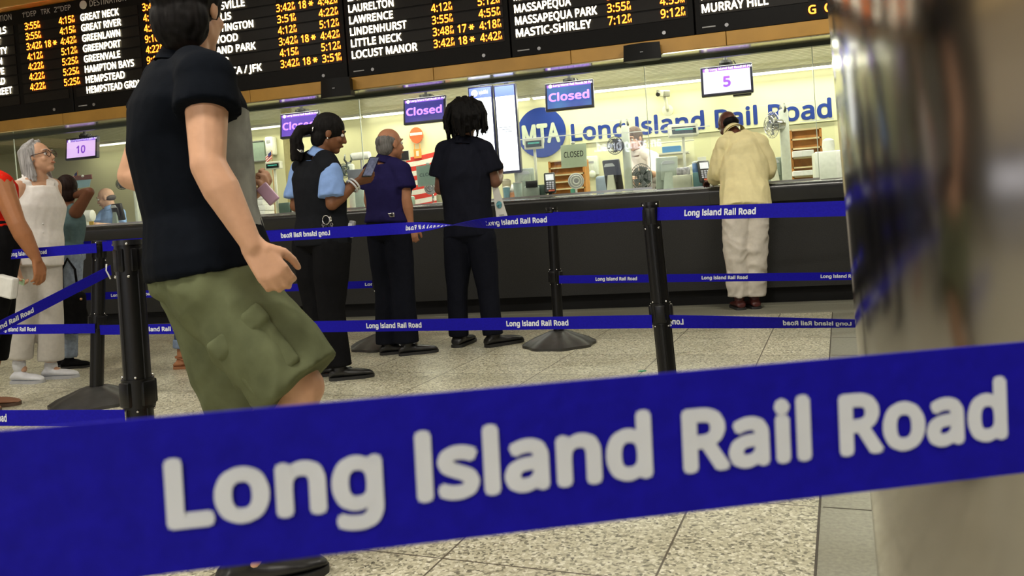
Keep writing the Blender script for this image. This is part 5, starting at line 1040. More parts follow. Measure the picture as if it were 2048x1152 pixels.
def clip_fan(px, py, rpx, Y, label, rz, mat, post_x, clampy):
    c = onY(px, py, Y); R = rpx / pxm(Y); t = thing('clip_fan', label, 'fan', c, 'fans clipped to the window posts', rz)
    mb = MB(); cage(mb, R, 0.035); mb.build('cage', mat, t, True); mb = MB(); blades(mb, R * 0.85); mb.build('blades', M('fan_blade', (0.10, 0.11, 0.11), 0.35), t, 40)
    MB().lathe([(0.01, 0.03), (0.045, 0.035), (0.05, 0.09), (0.03, 0.12), (0.005, 0.125)], (0, 0, 0), (0, 1, 0), 20).build('motor_housing', mat, t, 40)
    inv = Matrix.Rotation(-rz, 3, 'Z'); q = inv @ (onY(post_x, clampy, 7.62) - c)
    mb = MB(); mb.tube([(0, 0.10, 0), lerp(V((0, 0.10, 0)), q, .5) + V((0, .03, .02)), q], 0.010, 10); mb.box(q, (0.05, 0.03, 0.06), None, 0.006)
    for s_ in (-1, 1): mb.tube([q + V((s_ * 0.012, 0, 0.01)), q + V((s_ * 0.040, 0, 0.055)), q + V((s_ * 0.030, 0, 0.11))], [0.011, 0.012, 0.006], 8)
    mb.build('clamp', M('clamp_steel', (0.12, 0.13, 0.12), 0.3, 0.8), t, True)
for px, yt, wpx, label in ((1253, 250, 15, 'white window post with a black clip fan beside the seated clerk in white'), (1571, 218, 17, 'white window post with a silver clip fan right of the man in yellow'), (699, 328, 15, 'white window post between the vest-wearing woman and the polo-shirt man'), (265, 343, 10, 'white window post beside the bald clerk')):
    p = onY(px, 300, 7.62); z0 = ctop(p.x); z1 = onY(px, yt, 7.62).z; w_ = wpx / pxm(7.62) / 2
    t = thing('window_post', label, 'post', (p.x, 7.62, z0), 'white posts behind the glass')
    MB().bx((-w_, -0.03, 0), (w_, 0.03, z1 - z0), 0.02).build('upright', M('post_white', (0.62, 0.66, 0.56), 0.4), t, 35)
    MB().bx((-w_ * 1.5, -0.05, 0), (w_ * 1.5, 0.05, 0.012), 0.003).build('foot_plate', steel, t)
clip_fan(1230, 291, 17, 7.52, 'black clip fan on the post beside the seated clerk in white', -0.35, blackp, 1249, 262)
clip_fan(1544, 250, 24, 7.54, 'silver clip fan on the post right of the man in yellow', -1.05, M('fan_silver', (0.5, 0.5, 0.48), 0.22, 1.0), 1566, 232)
clip_fan(687, 342, 15, 7.54, 'dark green clip fan behind the phone of the vest-wearing woman', 0.9, M('fan_green', (0.03, 0.06, 0.05), 0.3), 697, 330)
clip_fan(244, 368, 13, 7.54, 'small black clip fan above the bald clerk', 0.5, blackp, 262, 356)

# desk fans
def desk_fan(px, py, rpx, Y, label, rz, mat, disc=False):
    c = onY(px, py, Y); R = rpx / pxm(Y); zb = ctop(c.x); t = thing('desk_fan', label, 'fan', (c.x, Y, zb), 'small fans standing on the counter', rz); h = max(c.z - zb, R + 0.02); o = V((0, 0, h))
    mb = MB(); cage(mb, R, 0.03, 28); mb.v = [v + o for v in mb.v]; mb.build('cage', mat, t, True)
    mb = MB(); blades(mb, R * 0.88, 5 if not disc else 7); mb.v = [v + o for v in mb.v]; mb.build('blades', M('fan_blade_grey', (0.34, 0.34, 0.36), 0.35), t, 40)
    if disc: MB().lathe([(0.004, -0.026), (R * 0.93, -0.020), (R * 0.96, 0.0), (0.004, 0.004)], o, (0, 1, 0), 36).build('face_disc', M('fan_disc', (0.42, 0.42, 0.45), 0.35, 0.3), t, 40)
    mb = MB(); mb.lathe([(0.01, 0.03), (R * 0.55, 0.03), (R * 0.6, 0.07), (R * 0.4, 0.10), (0.005, 0.105)], o, (0, 1, 0), 22); mb.build('motor_housing', mat, t, 40)
    MB().tube([(0, 0.06, 0.01), (0, 0.07, h * 0.5), (0, 0.06, h)], 0.011, 10).lathe([(0.075, 0), (0.07, 0.012), (0.02, 0.02)], (0, 0.05, 0)).build('stand', mat, t, True)
desk_fan(1152, 362, 15, 7.60, 'small silver-faced white fan below the paper CLOSED sign', 0.25, whitep, True)
desk_fan(1283, 357, 25, 7.62, 'large dark fan in front of the seated clerk in white', -0.5, M('fan_dark', (0.05, 0.065, 0.06), 0.3))
desk_fan(861, 376, 13, 7.60, 'small silver fan left of the dreadlocked man', 0.1, M('fan_silver', (0.5,) * 3, 0.22, 1.0), True)
# barrel fan by the bald clerk
c = onY(172, 432, 7.66); t = thing('barrel_fan', 'white barrel-shaped fan with a grey face beside the bald clerk', 'fan', (c.x, 7.66, ctop(c.x))); h = c.z - ctop(c.x)
MB().lathe([(0.062, -0.11), (0.066, -0.10), (0.066, 0.08), (0.05, 0.09)], (0, 0, h), (1, 0.25, 0)).build('housing', whitep, t, 40)
MB().lathe([(0.010, -0.118), (0.060, -0.116), (0.062, -0.108)], (0, 0, h), (1, 0.25, 0)).ring(V((-0.112, -0.028, h)), 0.014, 0.006, (1, .25, 0)).build('grille', M('grille_grey', (0.25, 0.25, 0.27), 0.4), t, 40)
MB().lathe([(0.067, -0.05), (0.067, -0.03)], (0, 0, h), (1, 0.25, 0)).build('black_band', blackp, t, 40)
MB().bx((-0.05, -0.04, 0), (0.05, 0.04, 0.012)).bx((-0.015, -0.02, 0), (0.015, 0.02, h - 0.05)).build('stand', whitep, t)

# pole displays showing fares to customers
def pole_display(px, py, wpx, hpx, base_y, Y, label, rz=0.0, tilt=0.0):
    c = onY(px, py, Y); zb = ctop(c.x); w_, h_ = wpx / pxm(Y), hpx / pxm(Y); t = thing('pole_display', label, 'price display', (c.x, Y, zb), 'price displays on poles', rz); z = c.z - zb; R = Matrix.Rotation(tilt, 3, 'X')
    MB().box((0, 0, z), (w_, 0.06, h_), R, 0.008).build('display_case', creamp, t)
    MB().box(R @ V((0, -0.031, -h_ * 0.05)) + V((0, 0, z)), (w_ * 0.82, 0.004, h_ * 0.56), R).build('dark_window', M('display_green', (0.006, 0.02, 0.017), 0.2), t)
    MB().box(R @ V((0, -0.0335, h_ * 0.02)) + V((0, 0, z)), (w_ * 0.6, 0.001, h_ * 0.14), R).build('digits', M('digit_green', (0.05, 0.35, 0.28), 0.4, emit=0.35, var=0.6, scale=90), t)
    MB().tube([(0, 0.01, 0.0), (0, 0.01, z - h_ * 0.4)], 0.014, 12).build('pole', creamp, t, True)
    MB().bx((-0.08, -0.06, 0), (0.08, 0.07, 0.02), 0.006).build('base', creamp, t)
pole_display(1068, 287, 38, 22, 390, 7.66, 'pole display in front of the round blue wall emblem', 0.1)
pole_display(1366, 261, 56, 24, 380, 7.72, 'wide pole display right of the seated clerk in white', 0.35, -0.25)
pole_display(548, 331, 37, 17, 425, 7.62, 'pole display between the walking man and the vest-wearing woman')

# card terminals
def terminal(px, py, wpx, hpx, label, rz):
    Y = 7.52; c = onY(px, py, Y); zb = ctop(c.x); w_, h_ = wpx / pxm(Y), hpx / pxm(Y); t = thing('card_terminal', label, 'card reader', (c.x, Y, zb), 'card readers at the windows', rz); R = Matrix.Rotation(-0.35, 3, 'X'); o = V((0, 0.03, max(c.z - zb, h_ / 2)))
    f = lambda x, y, z: o + R @ V((x, y, z))
    MB().box(o, (w_, 0.05, h_), R, 0.012).build('body', blackp, t, 30)
    MB().box(f(0, -0.0265, h_ * 0.24), (w_ * 0.72, 0.003, h_ * 0.30), R).build('lit_panel', M('reader_lit', (0.72, 0.72, 0.82), 0.3, emit=0.25, var=0.1), t)
    mb = MB()
    for i in range(3):
        for j in range(4): mb.box(f((i - 1) * w_ * 0.24, -0.027, h_ * (-0.02 - 0.1 * j)), (w_ * 0.18, 0.005, h_ * 0.07), R, 0.002)
    mb.build('keypad', M('key_pale', (0.55, 0.53, 0.66), 0.4), t)
    MB().box(f(w_ * 0.1, -0.027, -h_ * 0.43), (w_ * 0.55, 0.005, h_ * 0.07), R).build('red_key_row', M('key_red', (0.55, 0.10, 0.05), 0.4), t)
    MB().tube([(0, 0.05, 0), (0, 0.05, o.z)], 0.018, 10).bx((-0.04, 0.0, 0), (0.04, 0.10, 0.010)).build('stand', blackp, t)
terminal(1100, 366, 22, 42, 'black card reader left of the wooden pigeonholes', 0.25)
terminal(1410, 343, 22, 42, 'black card reader at the left hand of the man in yellow', 0.3)

# till monitors seen from the back
def till(px, py, wpx, hpx, Y, label, rz, shell, standm, mat2=None):
    c = onY(px, py, Y); zb = ctop(c.x); w_, h_ = wpx / pxm(Y), hpx / pxm(Y); t = thing('till_monitor', label, 'monitor', (c.x, Y, zb), 'till monitors seen from behind', rz); R = Matrix.Rotation(0.18, 3, 'X'); o = V((0, 0, max(c.z - zb, h_ / 2 + 0.02)))
    MB().box(o, (w_, 0.035, h_), R, 0.012).build('shell', shell, t, 30)
    MB().box(o + R @ V((0, -0.03, h_ * 0.05)), (w_ * 0.66, 0.03, h_ * 0.55), R, 0.012).build('rear_cover', shell, t, 30)
    MB().prism([(-w_ * 0.33, 0.0), (w_ * 0.33, 0.0), (w_ * 0.22, 0.03), (-w_ * 0.22, 0.03)], o + R @ V((0, -0.047, h_ * 0.30)), UX, R @ UZ, 0.006).build('handle_recess', M('recess_pale', (0.55, 0.57, 0.60), 0.3), t)
    MB().prism([(-w_ * 0.28, 0), (w_ * 0.28, 0), (w_ * 0.17, o.z), (-w_ * 0.17, o.z)], (0, -0.05, 0), UX, (0, 0.05, 1), 0.02).bx((-w_ * 0.35, -0.09, 0), (w_ * 0.35, 0.07, 0.016), 0.004).build('stand', standm, t)
    return t
till(1226, 350, 36, 60, 7.70, 'black till monitor on a pale stand left of the seated clerk in white', -0.35, blackp, creamp)
till(237, 424, 34, 40, 7.62, 'black till monitor in front of the bald clerk', -0.25, blackp, greyp)
till(1551, 340, 30, 44, 7.70, 'grey-green till monitor on a pale stand right of the man in yellow', -0.2, greyp, creamp)
till(1334, 352, 42, 60, 7.78, 'pale till monitor right of the large dark fan', 0.4, M('pale_shell', (0.50, 0.56, 0.50), 0.4), M('pale_shell', (0.5,) * 3, 0.4))
till(1050, 362, 40, 50, 7.80, 'pale green till monitor right of the tall white screens', 0.1, M('pale_shell', (0.5,) * 3, 0.4), greyp)

# papers and signs at the glass
def sheet(corners, Y, label, cat, name, mat, words=None, ch=0.3, inkc=(0.03, 0.035, 0.035), extra=None):
    tl, tr, bl = [onY(x, y, Y) for x, y in corners]; br = tr + bl - tl; c = (tl + br) / 2; t = thing(name, label, cat, c); n = V((0, -0.0015, 0))
    MB(c).add([tl, tr, br, bl, tl - n * 2, tr - n * 2, br - n * 2, bl - n * 2], [(0, 1, 2, 3), (7, 6, 5, 4), (0, 4, 5, 1), (1, 5, 6, 2), (2, 6, 7, 3), (3, 7, 4, 0)]).build('sheet', mat, t)
    if words:
        ux = (tr - tl).normalized(); uy = (tl - bl).normalized(); h = (tl - bl).length; mb = MB(c); mb.text(words, c + n * 2 - uy * h * ch * 0.2 - ux * (tr - tl).length * 0.38, ux, uy, h * ch, width=(tr - tl).length * 0.76, bold=0.012); mb.build('sheet_text', M('ink_%d' % int(inkc[1] * 1000), inkc, 0.6), t, fix=False)
    MB(c).ell((tl + tr) / 2 + V((0, -0.006, 0.012)), (0.022, 0.008, 0.014)).build('suction_hook', M('clear_plastic', (0.7, 0.72, 0.66), 0.2), t, True); return t
sheet(((1121, 291), (1172, 286), (1123, 337)), 7.416, 'white paper sign reading CLOSED hung on the glass', 'sign', 'paper_sign', thin_paper('sign_paper', (0.66, 0.72, 0.62)), 'CLOSED', 0.25)
sheet(((832, 333), (880, 326), (836, 374)), 7.416, 'grey-green sign reading CLOSED in front of the flag', 'sign', 'paper_sign', thin_paper('sign_paper_grey', (0.42, 0.52, 0.49)), 'CLOSED', 0.16, (0.12, 0.16, 0.16))
t = sheet(((150, 357), (183, 352), (146, 378)), 7.416, 'small blue-white counter notice with a brown top behind the raised elbow', 'sign', 'counter_notice', thin_paper('notice_blue', (0.45, 0.60, 0.66)))
a_, b_ = onY(149, 352, 7.41), onY(184, 358, 7.41); MB(t.location).bx((a_.x, 7.408, b_.z), (b_.x, 7.416, a_.z)).build('brown_header', M('notice_brown', (0.20, 0.08, 0.06), 0.5), t)

# flag on the back wall, draped in soft folds
f0, f1 = onY(742, 316, 10.27), onY(910, 300, 10.27); ztop = onY(840, 306, 10.2).z; FW, FHt = f1.x - f0.x, 0.84
t = thing('flag', 'striped American flag hung on the back wall left of the dreadlocked man', 'flag', (f0.x + FW / 2, 10.27, ztop - FHt))
def fpt(u, v): return V(((u - .5) * FW, 0.02 * math.sin(u * 14 + v * 2) - 0.03, FHt * (1 - v) + 0.09 * (u - .6) - 0.03 * math.sin(u * PI)))
for k in range(13):
    vs = []; n = 30
    for i in range(n + 1): vs += [fpt(i / n, k / 13), fpt(i / n, (k + 1) / 13)]
    MB().add(vs, [(2 * i, 2 * i + 1, 2 * i + 3, 2 * i + 2) for i in range(n)]).build('stripe', M('flag_red', (0.62, 0.04, 0.03), 0.7) if k % 2 == 0 else M('flag_white', (0.78, 0.76, 0.70), 0.7), t, True)
vs = []; n = 12
for i in range(n + 1):
    for j in range(8): vs.append(fpt(0.4 * i / n, 7 / 13 * j / 7) + V((0, -0.004, 0)))
MB().add(vs, [(8 * i + j, 8 * i + j + 1, 8 * i + j + 9, 8 * i + j + 8) for i in range(n) for j in range(7)]).build('canton', M('flag_blue', (0.02, 0.03, 0.16), 0.7), t, True)
mb = MB()
for i in range(9):
    for j in range(5 if i % 2 == 0 else 4):
        p = fpt(0.4 * (i + 0.5) / 9, 7 / 13 * (j + 0.5 + 0.5 * (i % 2)) / 5) + V((0, -0.007, 0)); mb.prism([((0.016 if q % 2 == 0 else 0.0065) * math.sin(q * PI / 5), (0.016 if q % 2 == 0 else 0.0065) * math.cos(q * PI / 5)) for q in range(10)], p, UX, UZ, 0.001)
mb.build('stars', M('flag_white', (0.78,) * 3, 0.7), t)
# orange balloon poster
c = onY(833, 275, 10.25); k = 1 / pxm(10.25); t = thing('poster', 'orange cut-out poster shaped like a hot air balloon on the wall', 'poster', c)
MB().prism([(15 * k * math.cos(q * PI / 20) * (1 if math.sin(q * PI / 20) > -0.4 else 0.92), 16.5 * k * math.sin(q * PI / 20)) for q in range(40)], (0, 0, 0.03), UX, UZ, 0.012).build('balloon', M('balloon_orange', (0.72, 0.10, 0.03), 0.4, var=0.25, scale=6), t)
MB().bx((-13.5 * k, -0.010, 0.03 + 0 * k), (13.5 * k, -0.007, 0.03 + 5.5 * k)).build('pale_band', M('balloon_pale', (0.85, 0.62, 0.52), 0.4), t)
MB().bx((-8 * k, -0.006, -0.03 - 38 * k), (8 * k, 0.006, -0.03 - 19 * k)).build('basket', M('basket_orange', (0.78, 0.30, 0.06), 0.5), t)
MB().tube([(-6 * k, 0, -13 * k), (-6 * k, 0, -24 * k)], 0.006, 6).tube([(6 * k, 0, -13 * k), (6 * k, 0, -24 * k)], 0.006, 6).build('ropes', M('basket_orange', (0.78,) * 3, 0.5), t)
MB().bx((-3 * k, -0.009, -0.03 - 34 * k), (3 * k, -0.006, -0.03 - 23 * k)).build('basket_print', M('balloon_pale', (0.85,) * 3, 0.4), t)

# wooden pigeonholes
def pigeon(x0, x1, yt, Y, label, nsh, zb, fill):
    A, B = onY(x0, yt, Y), onY(x1, yt, Y); w_ = B.x - A.x; h = (A.z + B.z) / 2 - zb; t = thing('pigeonhole_unit', label, 'shelves', ((A.x + B.x) / 2, Y, zb), 'wooden pigeonhole units')
    MB().bx((-w_ / 2, -0.17, 0), (w_ / 2, -0.155, h)).build('back_board', woodm, t)
    for s_ in (-1, 1): MB().bx((s_ * w_ / 2 - 0.012, -0.24, 0), (s_ * w_ / 2 + 0.012, 0.03, h)).build('side_board', woodm, t)
    for k in range(nsh + 1): MB().bx((-w_ / 2, -0.24, h * k / nsh - 0.008), (w_ / 2, 0.02, h * k / nsh + 0.008)).build('shelf', M('shelf_edge', (0.62, 0.50, 0.28), 0.5), t)
    return t, w_, h
t, w_, h = pigeon(1107, 1174, 322, 9.3, 'honey wood pigeonholes behind the paper CLOSED sign', 6, 0.98, 0)
zz = thing('side_table', 'low pale table carrying the wooden pigeonholes', 'table', (t.location.x, 9.25, 0)); MB().bx((-0.6, -0.35, 0.93), (0.6, 0.3, 0.97)).build('tabletop', creamp, zz)
for sx in (-0.55, 0.55):
    for sy in (-0.3, 0.25): MB().bx((sx - .02, sy - .02, 0), (sx + .02, sy + .02, 0.93)).build('leg', steel, zz)
t2, w2_, h2 = pigeon(1578, 1636, 262, 8.9, 'taller honey wood pigeonholes near the steel column', 6, 0.98, 0)
zz = thing('side_table', 'low pale table carrying the taller pigeonholes', 'table', (t2.location.x, 8.85, 0)); MB().bx((-0.5, -0.35, 0.93), (0.6, 0.3, 0.97)).build('tabletop', creamp, zz)
for sx in (-0.45, 0.55):
    for sy in (-0.3, 0.25): MB().bx((sx - .02, sy - .02, 0), (sx + .02, sy + .02, 0.93)).build('leg', steel, zz)
for k, (dx, sz, lev) in enumerate(((-0.05, (0.20, 0.18, 0.05), 1), (0.03, (0.22, 0.18, 0.035), 0), (-0.04, (0.20, 0.16, 0.06), 3))):
    z = t2.location.z + h2 * lev / 6 + 0.009; o = MB().bx((-sz[0] / 2, -sz[1] / 2, 0), (sz[0] / 2, sz[1] / 2, sz[2]), 0.006).build('paper_stack', paperm, None); o.location = (t2.location.x + dx, 8.64, z)
    tag(o, ['pale paper bundle on the second lowest shelf of the taller pigeonholes', 'flat paper bundle on the lowest shelf of the taller pigeonholes', 'thick pale bundle on the middle shelf of the taller pigeonholes'][k], 'papers', 'bundles in the taller pigeonholes')

# wall fittings
c = onY(1186, 333, 10.27); k = 1 / pxm(10.27); t = thing('soap_dispenser', 'white wall dispenser right of the paper CLOSED sign', 'dispenser', c)
MB().bx((-12 * k, -0.08, -17 * k), (12 * k, 0.02, 20 * k), 0.02).build('cover', M('dispenser_white', (0.66, 0.70, 0.60), 0.35), t, 30); MB().ell((0, -0.07, -15 * k), (0.045, 0.03, 0.05)).build('nozzle', M('dispenser_white', (0.66,) * 3, 0.35), t, True); MB().bx((-6 * k, -0.083, 6 * k), (4 * k, -0.079, 10 * k)).build('badge', M('badge_grey', (0.3,) * 3, 0.4), t)
c = onY(1333, 200, 10.2); t = thing('security_camera', 'cream wall security camera between the blue Closed screen and the number 5 screen', 'camera', c)
MB().lathe([(0.07, 0.0), (0.07, 0.02), (0.03, 0.03)], (0.0, 0.09, -0.12), (0, -1, 0)).tube([(0, 0.07, -0.12), (0, 0.0, -0.10), (-0.01, -0.02, 0.0), (-0.02, -0.03, 0.05)], 0.022, 12).build('bracket', creamp, t, 40)
MB().box((-0.03, -0.06, 0.08), (0.09, 0.22, 0.075), Matrix.Rotation(0.5, 3, 'Z') @ Matrix.Rotation(0.2, 3, 'X'), 0.01).build('housing', M('camera_body', (0.20, 0.20, 0.16), 0.4), t); MB().cyl((-0.08, -0.17, 0.06), (-0.086, -0.185, 0.056), 0.026).build('lens', blackp, t, 40)
c = onY(541, 292, 10.2); t = thing('wall_phone', 'white wall box behind the left pole display', 'box', c); MB().bx((-0.06, -0.05, -0.13), (0.06, 0.08, 0.13), 0.02).build('cover', whitep, t, 30); MB().bx((-0.03, -0.054, 0.04), (0.03, -0.05, 0.08)).build('badge', M('badge_grey', (0.3,) * 3, 0.4), t)
c = onY(512, 303, 10.24); t = thing('notice_board', 'grey-green notice board right of the walking man', 'board', c); MB().bx((-0.20, -0.015, -0.14), (0.15, 0.04, 0.14), 0.004).build('board', M('board_greygreen', (0.26, 0.34, 0.28), 0.4), t); MB().bx((-0.20, -0.03, -0.15), (0.15, -0.01, -0.135)).bx((-0.20, -0.03, 0.135), (0.15, -0.01, 0.15)).build('rail', steel, t)
cp = onY(581, 340, 9.3); struct(MB().lathe([(0.065, 0.0), (0.065, 2.41)], (cp.x, 9.3, 0), seg=32).build('column_office', M('column_ochre', (0.52, 0.46, 0.20), 0.5), None, 40))
c = onY(811, 312, 9.6); t = thing('small_screen', 'small dark screen with a pale rim beside the polo-shirt man', 'screen', (c.x, 9.6, 0.0)); MB().bx((-0.10, -0.02, c.z - 0.06), (0.06, 0.02, c.z + 0.07), 0.006).build('frame', creamp, t); MB().bx((-0.092, -0.023, c.z - 0.052), (0.052, -0.02, c.z + 0.062)).build('dark_panel', blackp, t); MB().cyl((-0.02, 0.02, 0.0), (-0.02, 0.02, c.z), 0.014).lathe([(0.14, 0), (0.13, 0.02), (0.02, 0.03)], (-0.02, 0.02, 0)).build('stand', creamp, t, 40)
c = onY(722, 312, 8.6); t = thing('pipe_shelf', 'pale round roll behind the shoulder of the polo-shirt man', 'roll', (c.x, 8.6, 0.0)); MB().cyl((-0.11, 0, c.z), (0.11, 0, c.z), 0.045).build('paper_roll', whitep, t, 40); MB().cyl((0, 0, 0), (0, 0, c.z - 0.04), 0.014).lathe([(0.13, 0), (0.12, 0.02), (0.02, 0.03)], (0, 0, 0)).build('stand', steel, t, 40)
c = onY(1338, 296, 9.9); t = thing('binder_shelf', 'small wall shelf right of the seated clerk in white', 'shelf', (c.x, 10.08, c.z - 0.05)); MB().bx((-0.22, -0.14, -0.02), (0.22, 0.2, 0.0)).build('board', creamp, t); MB().tube([(-0.22, -0.15, 0.12), (0.30, -0.15, 0.12)], 0.008, 8).tube([(-0.22, -0.15, 0.12), (-0.22, 0.2, 0.12)], 0.008, 8).build('rail', creamp, t, True)
o = MB().bx((-0.11, -0.10, 0), (0.11, 0.10, 0.075), 0.006).build('binder', M('binder_blue', (0.02, 0.17, 0.42), 0.45), None); o.location = (c.x + 0.02, 10.08, c.z - 0.049); tag(o, 'bright blue binder lying on the small wall shelf', 'binder')

# things standing on the clerks' side of the counter
def onc(px, Y): p = onY(px, 380, Y); return V((p.x, Y, ctop(p.x)))
def crate(px, Y, wpx, hpx, name, label, cat, mat, dp=0.10, bev=0.008, top=None, grp=None):
    p = onc(px, Y); w_, h_ = wpx / pxm(Y), hpx / pxm(Y); o = MB().bx((-w_ / 2, -dp / 2, 0), (w_ / 2, dp / 2, h_), bev).build(name, mat, None, 30); o.location = p if top is None else V((p.x, Y, top)); tag(o, label, cat, grp); return o
crate(1400, 7.62, 22, 30, 'supply_box', 'teal box on the counter left of the man in yellow', 'box', M('teal_box', (0.12, 0.28, 0.30), 0.4))
p = onc(1391, 7.62); t = thing('wipes_tub', 'blue and white round tub on top of the teal box', 'tub', (p.x + .02, 7.62, ctop(p.x) + 30 / pxm(7.62))); MB().lathe([(0.036, 0), (0.036, 0.085), (0.03, 0.09)], (0, 0, 0)).build('tub_body', M('tub_blue', (0.10, 0.22, 0.48), 0.35), t, 40); MB().lathe([(0.037, 0.085), (0.037, 0.10), (0.01, 0.105)], (0, 0, 0)).build('lid', whitep, t, 40)
crate(1366, 7.58, 34, 27, 'supply_box', 'cream box on the counter left of the teal box', 'box', creamp)
crate(1369, 7.58, 24, 14, 'label_box', 'small box with a blue patch on top of the cream box', 'box', M('label_box', (0.42, 0.40, 0.44), 0.5, var=0.7, scale=30), 0.08, top=ctop(onY(1369, 380, 7.58).x) + 27 / pxm(7.58) + 0.001)
q = onc(1378, 7.83); o = link(solid(MB().ell((0, 0, 0.10), (0.12, 0.09, 0.10)).ell((0.05, 0, 0.17), (0.07, 0.06, 0.06)).bx((-.1, -.07, 0), (.1, .07, .06)), 0.012, 3, (0.012, 18)), 'plastic_bag', M('bag_cream', (0.68, 0.64, 0.46), 0.5), None); o.location = q; tag(o, 'crumpled cream bag behind the cream box', 'bag')
q = onc(1412, 7.98); t = thing('receipt_printer', 'white receipt printer with paper standing up behind the teal box', 'printer', q); MB().bx((-0.11, -0.09, 0), (0.11, 0.09, 0.235), 0.015).build('case', whitep, t, 30); MB().box((-0.02, 0, 0.265), (0.08, 0.004, 0.08), Matrix.Rotation(0.3, 3, 'X')).build('paper_strip', paperm, t)
for px, hh, r_, nm, lab, mt in ((1013, 26, 0.034, 'drink_cup', 'blue paper cup below the tall white screens', M('cup_blue', (0.16, 0.30, 0.36), 0.5)), (1036, 33, 0.044, 'storage_jar', 'grey-green round jar right of the blue paper cup', M('jar_grey', (0.36, 0.44, 0.40), 0.35)), (1072, 24, 0.036, 'drink_cup', 'white cup with a blue mark left of the card reader', whitep)):
    q = onc(px, 7.55); h_ = hh / pxm(7.55); t = thing(nm, lab, 'cup' if 'cup' in nm else 'jar', q); MB().lathe([(r_ * 0.8, 0), (r_, h_ * 0.9), (r_, h_)], (0, 0, 0)).build('wall', mt, t, 40)
    if px == 1072: MB().bx((-0.012, -r_ - 0.003, h_ * 0.25), (0.016, -r_ + 0.004, h_ * 0.65)).build('blue_mark', M('mark_blue', (0.06, 0.08, 0.40), 0.5), t)
    else: MB().lathe([(r_ * 1.03, h_), (r_ * 1.03, h_ + 0.008), (0.01, h_ + 0.012)], (0, 0, 0)).build('lid', whitep if px == 1013 else steel, t, 40)
q = onc(1014, 7.75); o = MB().lathe([(0.045, 0), (0.045, 0.20), (0.03, 0.215), (0.01, 0.22)], (0, 0, 0)).build('thermos', M('thermos_tan', (0.42, 0.38, 0.25), 0.4), None, 40); o.location = q; tag(o, 'tan round flask behind the blue paper cup', 'flask')
q = onc(1025, 7.60); t = thing('tissue_box', 'orange tissue box with a white tissue peak, below the tall white screens', 'box', q); MB().bx((-0.055, -0.05, 0), (0.055, 0.05, 0.075), 0.006).build('carton', M('tissue_orange', (0.62, 0.28, 0.14), 0.5, var=0.4, scale=20), t); MB().lathe([(0.035, 0.074), (0.022, 0.11), (0.006, 0.155)], (0, 0, 0), seg=9).build('tissue', paperm, t, True)
crate(1064, 7.50, 24, 13, 'label_plate', 'small black label plate in front of the pale green till monitor', 'plate', blackp, 0.012, 0.002, top=ctop(onY(1064, 380, 7.5).x) + 0.11)
crate(1064, 7.53, 30, 25, 'receipt_printer', 'pale green receipt printer under the pole display, behind the black plate', 'printer', M('pale_shell', (0.5,) * 3, 0.4), 0.04)
crate(1084, 7.58, 16, 27, 'supply_box', 'dark green box left of the black card reader', 'box', M('dark_green_box', (0.06, 0.10, 0.08), 0.4), 0.08)
crate(1148, 7.56, 66, 6, 'paper_tray', 'flat white tray below the wooden pigeonholes', 'tray', whitep, 0.14, 0.004)
crate(1146, 7.68, 9, 16, 'drink_cup', 'green plastic cup behind the silver-faced white fan', 'cup', M('cup_green', (0.08, 0.32, 0.24), 0.4), 0.05, 0.012)
crate(569, 7.60, 26, 26, 'supply_box', 'dark green box at the foot of the left pole display', 'box', M('dark_green_box', (0.06,) * 3, 0.4), 0.08)
crate(590, 7.62, 16, 22, 'supply_box', 'white box left of the vest-wearing woman', 'box', whitep, 0.08)
crate(822, 7.60, 14, 22, 'spray_bottle', 'pale green bottle right of the polo-shirt man', 'bottle', M('bottle_green', (0.30, 0.46, 0.36), 0.3), 0.05, 0.02)
crate(880, 7.72, 13, 22, 'supply_box', 'pale khaki box behind the small silver fan', 'box', M('khaki_box', (0.38, 0.38, 0.24), 0.5), 0.08)
crate(886, 7.56, 40, 5, 'paper_tray', 'flat white tray left of the dreadlocked man', 'tray', whitep, 0.14, 0.004)
crate(848, 7.60, 36, 5, 'folder', 'dark red folder under the flag by the small fan', 'folder', M('folder_red', (0.40, 0.04, 0.04), 0.5), 0.12, 0.002)
crate(689, 7.56, 20, 6, 'folder', 'thin red folder at the foot of the middle white post', 'folder', M('folder_red', (0.4,) * 3, 0.5), 0.10, 0.002)
crate(722, 7.66, 22, 44, 'receipt_printer', 'grey-green printer between the middle white post and the polo-shirt man', 'printer', greyp, 0.12, 0.012)
crate(293, 7.60, 26, 11, 'stapler', 'black desk stapler beside the walking man left arm', 'stapler', blackp, 0.06, 0.012)
crate(306, 7.62, 14, 30, 'supply_box', 'white box against the glass beside the walking man', 'box', whitep, 0.07)
crate(1290, 7.50, 42, 4, 'paper_sheet', 'white paper sheets in front of the large dark fan', 'paper', paperm, 0.10, 0.001)
crate(1658, 7.9, 48, 52, 'printer', 'white office printer next to the steel column', 'printer', whitep, 0.25, 0.02)
q = onc(1663, 7.85); o = MB().lathe([(0.05, 0), (0.055, 0.05), (0.05, 0.10), (0.02, 0.12)], (0, 0, 0)).build('white_jar', whitep, None, 40); o.location = (q.x, 7.9, q.z + 52 / pxm(7.9)); tag(o, 'round white jar standing on the office printer', 'jar')
for k in range(5):
    crate(517 + (k % 2) * 3, 7.95, 46 - 3 * k, 12, 'paper_stack', 'white paper bundle right of the walking man, %s from the bottom of its pile' % 'first second third fourth fifth'.split()[k], 'papers', paperm, 0.2, 0.004, top=ctop(onY(517, 380, 7.95).x) + k * 12.4 / pxm(7.95), grp='paper bundles right of the walking man')
